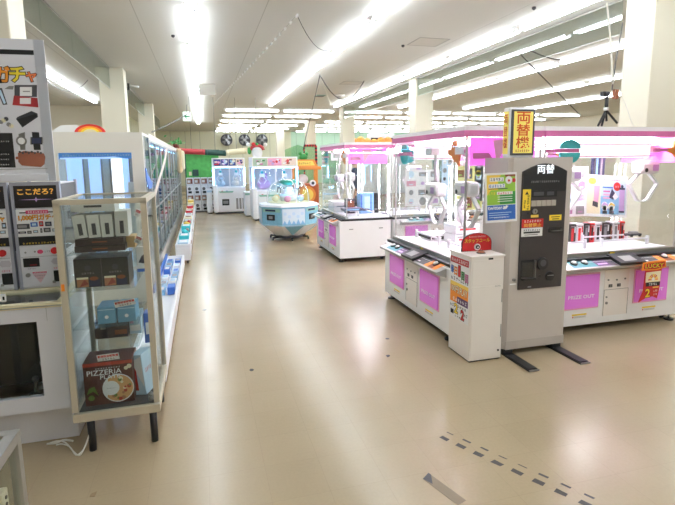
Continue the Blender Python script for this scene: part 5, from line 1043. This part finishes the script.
for k, (x, y, c, l) in enumerate(((.62, 16.9, SKY, 'pale blue plush inside the navy-signed crane machine, aisle side'), (1.08, 16.9, PAPER, 'white plush inside the navy-signed crane machine, far half'), (1.75, 14.55, LILAC, 'big lilac plush inside the larger white crane machine'), (2.25, 14.55, SKY, 'pale blue plush inside the larger white crane machine beside the dome'))):
    t = thing('plush_toy', l, 'plush', (x, y, .862), 'plush toys in the white crane machines'); m = M().use(c); s = 1.5 if c == LILAC else 1; m.ball((0, 0, .1*s), .11*s, (1.2, .9, .9)).ball((0, -.02, .22*s), .075*s); m.build('body', t)
    for e in (-1, 1): M().use(c).ball((e*.05*s, -.02, .29*s), .028*s, n=8).build('ear', t)
    M().use(BLACK).ball((-.03*s, -.09*s, .235*s), .01, n=6).ball((.03*s, -.09*s, .235*s), .01, n=6).build('eye', t)

# ------------------------------------------------------ teal dome machine
dx, dy = 1.79, 10.55
t = thing('dome_machine', 'octagonal teal and white candy crane machine with a clear dome', 'dome machine', (dx, dy, 0)); PO = mat('pattern_blue', (140, 196, 220), .4, noise=.3, nscale=26)
def octa(r, z, a0=PI/8): return [Vector((r*math.cos(a0+k*PI/4), r*math.sin(a0+k*PI/4), z)) for k in range(8)]
def octloft(m, prof, c):
    rings = [[m.bm.verts.new(p) for p in octa(r, z)] for r, z in prof]; m.use(c)
    for A_, B_ in zip(rings, rings[1:]):
        for k in range(8):
            f = m.bm.faces.new((A_[k], A_[(k+1) % 8], B_[(k+1) % 8], B_[k])); f.material_index = m.i
    return m
octloft(M(), [(.0, .1), (.34, .1), (.64, .34), (.66, .36), (.0, .36)], COLD).build('lower_skirt', t)
octloft(M(), [(.0, .345), (.655, .345), (.655, .72), (.62, .74), (.0, .74)], PO).build('body', t)
m = octloft(M(), [(.45, .735), (.68, .735), (.66, .775), (.50, .80), (.45, .80)], COLD); m.build('rim', t)
m = M()
for k in range(8):
    a = PI/8+k*PI/4+PI/8; n = Vector((math.cos(a), math.sin(a), 0)); u = Vector((-n.y, n.x, 0)); f = F(n*.612, u)
    if k % 2 == 1: m.use(mat('panel_blue_white', (214, 230, 238), .4)).rect(f, -.235, .38, .235, .70).use(SKY); [m.disc(f, -.18+.09*q, .60-.06*(q % 2), .035, .002, 10) for q in range(5)]; m.use(LBLUE); [m.polyf(f, [(-.235+.094*q, .38), (-.19+.094*q, .46+.03*(q % 2)), (-.141+.094*q, .38)], .002) for q in range(5)]
    else: m.use(mat('seafoam')).rect(f, -.22, .63, .22, .70).use(NAVY).rect(f, -.16, .645, .1, .685, .002)
m.build('side_graphic', t)
for k in (4, 5, 6, 7):
    a = PI/8+k*PI/4+PI/8; n = Vector((math.cos(a), math.sin(a), 0)); u = Vector((-n.y, n.x, 0)); f = F(n*.60, u)
    m = M().use(INK)
    if k % 2 == 0: m.prism([f.p(-.12, .46), f.p(.08, .46), f.p(.08, .58), f.p(-.12, .58)], n*.02); m.use(STEEL).rect(F(n*.62, u), -.07, .49, .03, .55, .002); m.build('coin_panel', t)
    else:
        m.use(PO); m.face([f.p(-.2, .345, .055), f.p(.2, .345, .055), f.p(0, .12, -.18)]); m.use(COLD).box(-.0, 0, 0, .001, .001, .001) if False else None; m.build('skirt_panel', t)
m = octloft(M(), [(.0, .80), (.46, .80), (.46, .81), (.0, .83)], CREAM); m.build('play_deck', t)
M().use(G('dome_glass')).lathe([(.47, .78), (.468, .92), (.44, 1.05), (.37, 1.17), (.26, 1.25), (.12, 1.29), (.001, 1.30)], 32).build('dome', t)
M().use(mat('sea_green', (70, 180, 160), .4)).lathe([(.0, 1.275), (.1, 1.285), (.17, 1.265), (.18, 1.22), (.10, 1.17), (.0, 1.16)], 20).build('dome_cap', t)
M().use(COLD).lathe([(.0, .83), (.16, .83), (.18, .93), (.12, 1.02), (.14, 1.06), (.0, 1.06)], 20).use(LITB).cyl((0, 0, .94), (0, 0, .975), .175, 20).build('centre_turret', t)
M().use(TUBELED).cyl((-.05, -.2, 1.1), (.05, -.2, 1.1), .02, 8).build('lamp', t)
for a in range(4):
    c, s = math.cos(a*PI/2+.8), math.sin(a*PI/2+.8)
    M().use(STEEL).tube([Vector((.13*c, .13*s, 1.10)), Vector((.27*c, .27*s, 1.10)), Vector((.29*c, .29*s, 1.0))], .012, 8).build('scoop_arm', t)
m = M().use(COLD)
for a in (.2, 1.77, 3.34, 4.91): m.tube([Vector((.475*math.cos(a)*q, .475*math.sin(a)*q, z)) for q, z in ((1, .8), (.99, .95), (.92, 1.07), (.77, 1.18), (.5, 1.262))], .012, 6)
m.build('dome_rib', t)
for a in range(6):
    an = a*PI/3+.3; M().use((LPINK, CREAM, mat('pale_orange', (240, 200, 150), .5), CREAM, LPINK, SKY)[a]).ball((.31*math.cos(an), .31*math.sin(an), .885), .075, (1, .8, .9)).build('candy_bag', t)
M().use(DGREY).cyl((0, 0, .05), (0, 0, .11), .33, 16).build('base', t)
for a in range(6):
    c, s = math.cos(a*PI/3+.5), math.sin(a*PI/3+.5); M().use(BLACK).tube([Vector((.25*c, .25*s, .06)), Vector((.44*c, .44*s, .06))], .02, 6).cyl((.44*c-.015, .44*s, .03), (.44*c+.015, .44*s, .03), .03, 10).build('caster', t)

# ------------------------------------------------------ inflatable, play area
for k, (px0, px1, py0, py1, c, l) in enumerate(((178, 205, 150.8, 152.2, mat('brick_red'), 'dark red section of the long hanging inflatable tube over the capsule machines'), (205, 226, 152.2, 153.2, DGREEN, 'dark green section of the long hanging inflatable tube'), (226, 247, 152.8, 150.5, CREAM, 'cream section of the long hanging inflatable tube beside the green ring'))):
    a, b = at(px0, py0, 17.6), at(px1, py1, 17.6); m = M().use(c); d = b-a; n = 8; r0 = .10
    for q in range(n): m.cyl(a+d*q/n, a+d*(q+1)/n, r0, 14, caps=(q in (0, n-1)))
    tag(m.build('inflatable_tube'), l, 'inflatable tube', 'hanging inflatable tube')
    mm = M().use(DGREY); e = a.lerp(b, .5); mm.cyl(e+Vector((0, 0, .07)), (e.x, e.y, ZC), .006, 5); tag(mm.build('suspension_string'), f'thin cord holding up the {("dark red", "dark green", "cream")[k]} inflatable tube section', 'cord')
q = at(257, 151, 17.5); t = thing('inflatable_arch', 'inflatable toy arch with red roof, green ring and white pompoms above the crane machines', 'inflatable arch', (q.x, q.y, 1.6)); zc = q.z-1.6-.05
m = M().use(PAPER).ball((0, 0, zc), .19, (1, .6, 1.15)); m.box(-.15, -.08, zc-.6, .15, .08, zc, .03); m.build('white_body', t)
m = M().use(mat('brick_red')); pts = [Vector((math.cos(PI*k/12)*.22, -.03, zc+.08+math.sin(PI*k/12)*.16)) for k in range(13)]; m.tube(pts, .055, 10); m.build('roof_roll', t)
M().use(GREEN).ball((-.26, 0, zc+.06), .1, (.7, 1, 1.3)).ball((0, -.02, zc+.26), .07).build('green_ring', t); M().use(RED).ball((-.12, -.02, zc+.28), .07).build('red_ball', t)
M().use(PAPER).ball((-.30, 0, zc+.27), .07).ball((.30, 0, zc+.27), .07).build('pompom', t)
mm = M().use(DGREY).cyl((q.x, q.y, q.z+.1), (q.x, q.y, ZC), .006, 5); tag(mm.build('suspension_string'), 'thin cord holding up the inflatable arch with pompoms', 'cord')
q = at(312, 208, 15.2); t = thing('ride_machine', 'orange ride-style game machine with round disc and yellow roof sign beyond the dome machine', 'game machine', (3.05, 15.2, 0)); OR = mat('ride_orange', (226, 140, 56), .45); fr = F((0, 0, 0))
M().use(mat('ride_brown', (176, 84, 40), .5)).box(-.34, 0, .03, .52, .9, .95, .03).use(BLACK).box(-.3, .04, 0, .48, .86, .04).build('body', t)
m = M().use(OR).cyl((.14, -.03, .62), (.14, .02, .62), .27, 24).use(GOLD).cyl((.14, -.04, .62), (.14, -.03, .62), .19, 24); m.build('disc', t)
for x in (-.12, .32): M().use(PAPER).cyl((x, -.04, .98), (x, .04, .98), .1, 14).use(DGREY).cyl((x, -.045, .98), (x, -.04, .98), .05, 12).build('headlamp', t)
for x in (-.31, .44): M().use(OR).box(x-.06, .02, .95, x+.06, .14, 1.5, .02).build('post', t)
M().use(PAPER).ball((.05, .3, 1.1), .16, (1.2, .8, 1)).build('seat_cushion', t)
m = M().use(OR).box(-.42, -.03, 1.40, .6, .92, 1.50, .02); m.prism([(-.36, -.02, 1.5), (.5, -.02, 1.5), (.38, -.02, 1.72), (-.22, -.02, 1.72)], (0, .5, 0)); m.use(GOLD).polyf(F((0, -.022, 0)), [(-.26, 1.53), (.4, 1.53), (.32, 1.68), (-.18, 1.68)]).use(BROWN).glyphs(F((0, -.024, 0)), 6, .07, 1.6, .4, .08); m.build('roof_sign', t)
m = M().use(GREEN).ball((.06, .1, 1.80), .11, (1.3, 1, 1)).ball((-.04, .08, 1.90), .06, n=8).ball((.16, .08, 1.89), .06, n=8); m.build('roof_ornament', t)
# play pen frame and nets
t = thing('play_pen', 'play area frame with red and black striped poles and pale green nets at the back', 'play pen', at(310, 150, 22), world=True); t.location.z = 0; t['off'] = tuple(t.location)
def striped(a, b, n, r=.055):
    m = M()
    for k in range(n): m.use(RED if k % 2 else BLACK).cyl(a.lerp(b, k/n), a.lerp(b, (k+1)/n), r, 8)
    m.build('striped_pole', t)
tr_, tl_ = at(316, 145.5, 22), at(304, 145.5, 22); striped(Vector((tr_.x, tr_.y, 0)), tr_, 28); striped(tl_, tr_, 9); striped(Vector((tl_.x, tl_.y, 0)), tl_, 28, .03)
NET = glassmat('play_net', (.66, .84, .68), .06, .2, .5)
m = M().use(NET); a, b = at(285, 152, 23), at(304, 148, 23); m.prism([Vector((a.x, 23, 0)), Vector((b.x, 23, 0)), Vector((b.x, 23, b.z+.05)), Vector(((a.x+b.x)/2+.15, 23, b.z+.15)), Vector((a.x, 23, a.z+.1))], (0, .02, 0)); m.build('net_panel', t)
m = M().use(NET); m.prism([Vector((tl_.x, 22.02, 0)), Vector((tr_.x, 22.02, 0)), Vector((tr_.x, 22.02, tr_.z)), Vector((tl_.x, 22.02, tr_.z))], (0, .01, 0)); m.build('net_panel', t)
q = at(374, 143, 24); t = thing('inflatable_castle', 'orange wavy inflatable play castle wall seen above the lone prize machine', 'inflatable castle', (q.x, 24, 0)); M().use(WHITE).box(-2.2, -.75, 0, 2.2, -.70, 2.35).build('front_board', t); m = M().use(mat('castle_orange', (244, 170, 84), .45))
for k in range(7): m.cyl((-1.1+k*.37, 0, 0), (-1.1+k*.37, 0, q.z+.06+.06*math.sin(k*1.7)), .21, 14).ball((-1.1+k*.37, 0, q.z+.06+.06*math.sin(k*1.7)), .21, n=12)
m.build('wall_roll', t)
m = M().use(RED)
m.tube([Vector((-1.3, -.2, q.z-.1)), Vector((0, -.22, q.z-.02)), Vector((1.3, -.2, q.z-.1))], .06, 8); m.build('trim_roll', t)
q = at(382, 137.5, 30); t = thing('air_conditioner', 'pale hanging air conditioner with a dark outlet slot above the orange castle', 'air conditioner', q); M().use(COLD).box(-.85, 0, -.22, .85, .5, .25, .04).build('casing', t); M().use(INK).box(-.75, -.01, -.16, .75, .02, -.02).build('outlet_slot', t); M().use(GREY).cyl((-.6, .2, .25), (-.6, .2, ZC-q.z), .02, 6).cyl((.6, .2, .25), (.6, .2, ZC-q.z), .02, 6).build('hanger', t)

# ------------------------------------------------------------------ person
px, py_ = at(355, 190, 13.2).x, 13.2
t = thing('person', 'person in dark navy jacket and black trousers standing beyond the lone prize machine', 'person', (px, py_, 0)); t.rotation_euler = (0, 0, 1.0)
def skinmesh(name, verts, edges, mt, sub=2):
    me = bpy.data.meshes.new(name); me.from_pydata([v[:3] for v in verts], edges, []); o = bpy.data.objects.new(name, me); COL.objects.link(o)
    s = o.modifiers.new('skin', 'SKIN'); me.skin_vertices.new() if not me.skin_vertices else None
    for k, v in enumerate(verts): me.skin_vertices[0].data[k].radius = (v[3], v[4] if len(v) > 4 else v[3])
    me.skin_vertices[0].data[0].use_root = True
    su = o.modifiers.new('sub', 'SUBSURF'); su.levels = sub; su.render_levels = sub
    dg = bpy.context.evaluated_depsgraph_get(); dg.update(); m2_ = bpy.data.meshes.new_from_object(o.evaluated_get(dg)); bpy.data.objects.remove(o); bpy.data.meshes.remove(me)
    m2_.name = name; m2_.materials.clear()
    for m_ in (mt if isinstance(mt, list) else [mt]): m2_.materials.append(m_)
    for p in m2_.polygons: p.use_smooth = True
    o = bpy.data.objects.new(name, m2_); COL.objects.link(o); return o
V_ = [(0, 0, .92, .14, .10), (0, 0, 1.08, .13, .09), (0, -.01, 1.28, .15, .10), (0, 0, 1.42, .10, .07), (0, 0, 1.48, .05, .05), (0, -.01, 1.56, .07, .085), (0, -.015, 1.63, .07, .085),
      (.17, 0, 1.39, .055), (.22, .0, 1.15, .045), (.21, -.06, .93, .036), (.21, -.08, .84, .03), (-.17, 0, 1.39, .055), (-.22, 0, 1.15, .045), (-.21, -.06, .93, .036), (-.21, -.08, .84, .03),
      (.09, 0, .82, .09), (.095, -.01, .48, .065), (.095, .01, .10, .045), (.10, -.14, .045, .035), (-.09, 0, .82, .09), (-.095, -.01, .48, .065), (-.095, .01, .10, .045), (-.10, -.14, .045, .035)]
E_ = [(0, 1), (1, 2), (2, 3), (3, 4), (4, 5), (5, 6), (3, 7), (7, 8), (8, 9), (9, 10), (3, 11), (11, 12), (12, 13), (13, 14), (0, 15), (15, 16), (16, 17), (17, 18), (0, 19), (19, 20), (20, 21), (21, 22)]
b = skinmesh('body', V_, E_, [SKIN, NAVY, INK, BLACK]); b.parent = t
for p in b.data.polygons:
    c = p.center
    p.material_index = 0 if c.z > 1.47 or (abs(c.x) > .16 and c.z < .9) else 1 if c.z > .93 or abs(c.x) > .17 else 2 if c.z > .1 else 3
m = M().use(HAIR).ball((0, .015, 1.63), .098, (.86, 1.05, 1.0)); m.bm.verts.ensure_lookup_table()
bmesh.ops.delete(m.bm, geom=[v for v in m.bm.verts if v.co.y < -.035 and v.co.z < 1.66 or v.co.z < 1.54], context='VERTS'); m.build('hair', t)
m = M().use(SKIN).cyl((0, -.10, 1.565), (0, -.115, 1.60), .014, 8, .004).ball((.078, 0, 1.59), .02, (.5, 1, 1.4), 8).ball((-.078, 0, 1.59), .02, (.5, 1, 1.4), 8); m.use(BLACK).ball((.03, -.09, 1.605), .008, n=6).ball((-.03, -.09, 1.605), .008, n=6); m.use(RED).box(-.018, -.102, 1.535, .018, -.085, 1.54); m.build('face', t)
for s in (-1, 1):
    m = M().use(SKIN); m.ball((s*.21, -.085, .80), .034, (.6, 1, 1.2), 8)
    for f_ in range(4): m.tube([Vector((s*.21, -.105+f_*.014, .78)), Vector((s*.205, -.105+f_*.014, .735)), Vector((s*.195, -.103+f_*.014, .71-.004*(f_ % 2)))], .0075, 6)
    m.tube([Vector((s*.20, -.11, .81)), Vector((s*.185, -.13, .78)), Vector((s*.18, -.13, .755))], .009, 6); m.build('hand', t)

# ---------------------------------------------------------------- lighting
w = bpy.data.worlds.new('world'); SC.world = w; w.use_nodes = True; w.node_tree.nodes['Background'].inputs[0].default_value = (.8, .85, 1, 1); w.node_tree.nodes['Background'].inputs[1].default_value = .3
SC.view_settings.view_transform = 'Standard'; SC.view_settings.look = 'None'; SC.view_settings.gamma = 1; SC.view_settings.exposure = 0.0
try: SC.view_settings.use_curve_mapping = False
except Exception: pass
c = SC.cycles; c.max_bounces = 10; c.diffuse_bounces = 5; c.glossy_bounces = 4; c.transmission_bounces = 4; c.transparent_max_bounces = 40; c.caustics_reflective = False; c.caustics_refractive = False
c.sample_clamp_indirect = 6; c.use_denoising = True; c.use_light_tree = True
for o in SC.objects:
    for k in ('off', '_w'):
        if k in o: del o[k]
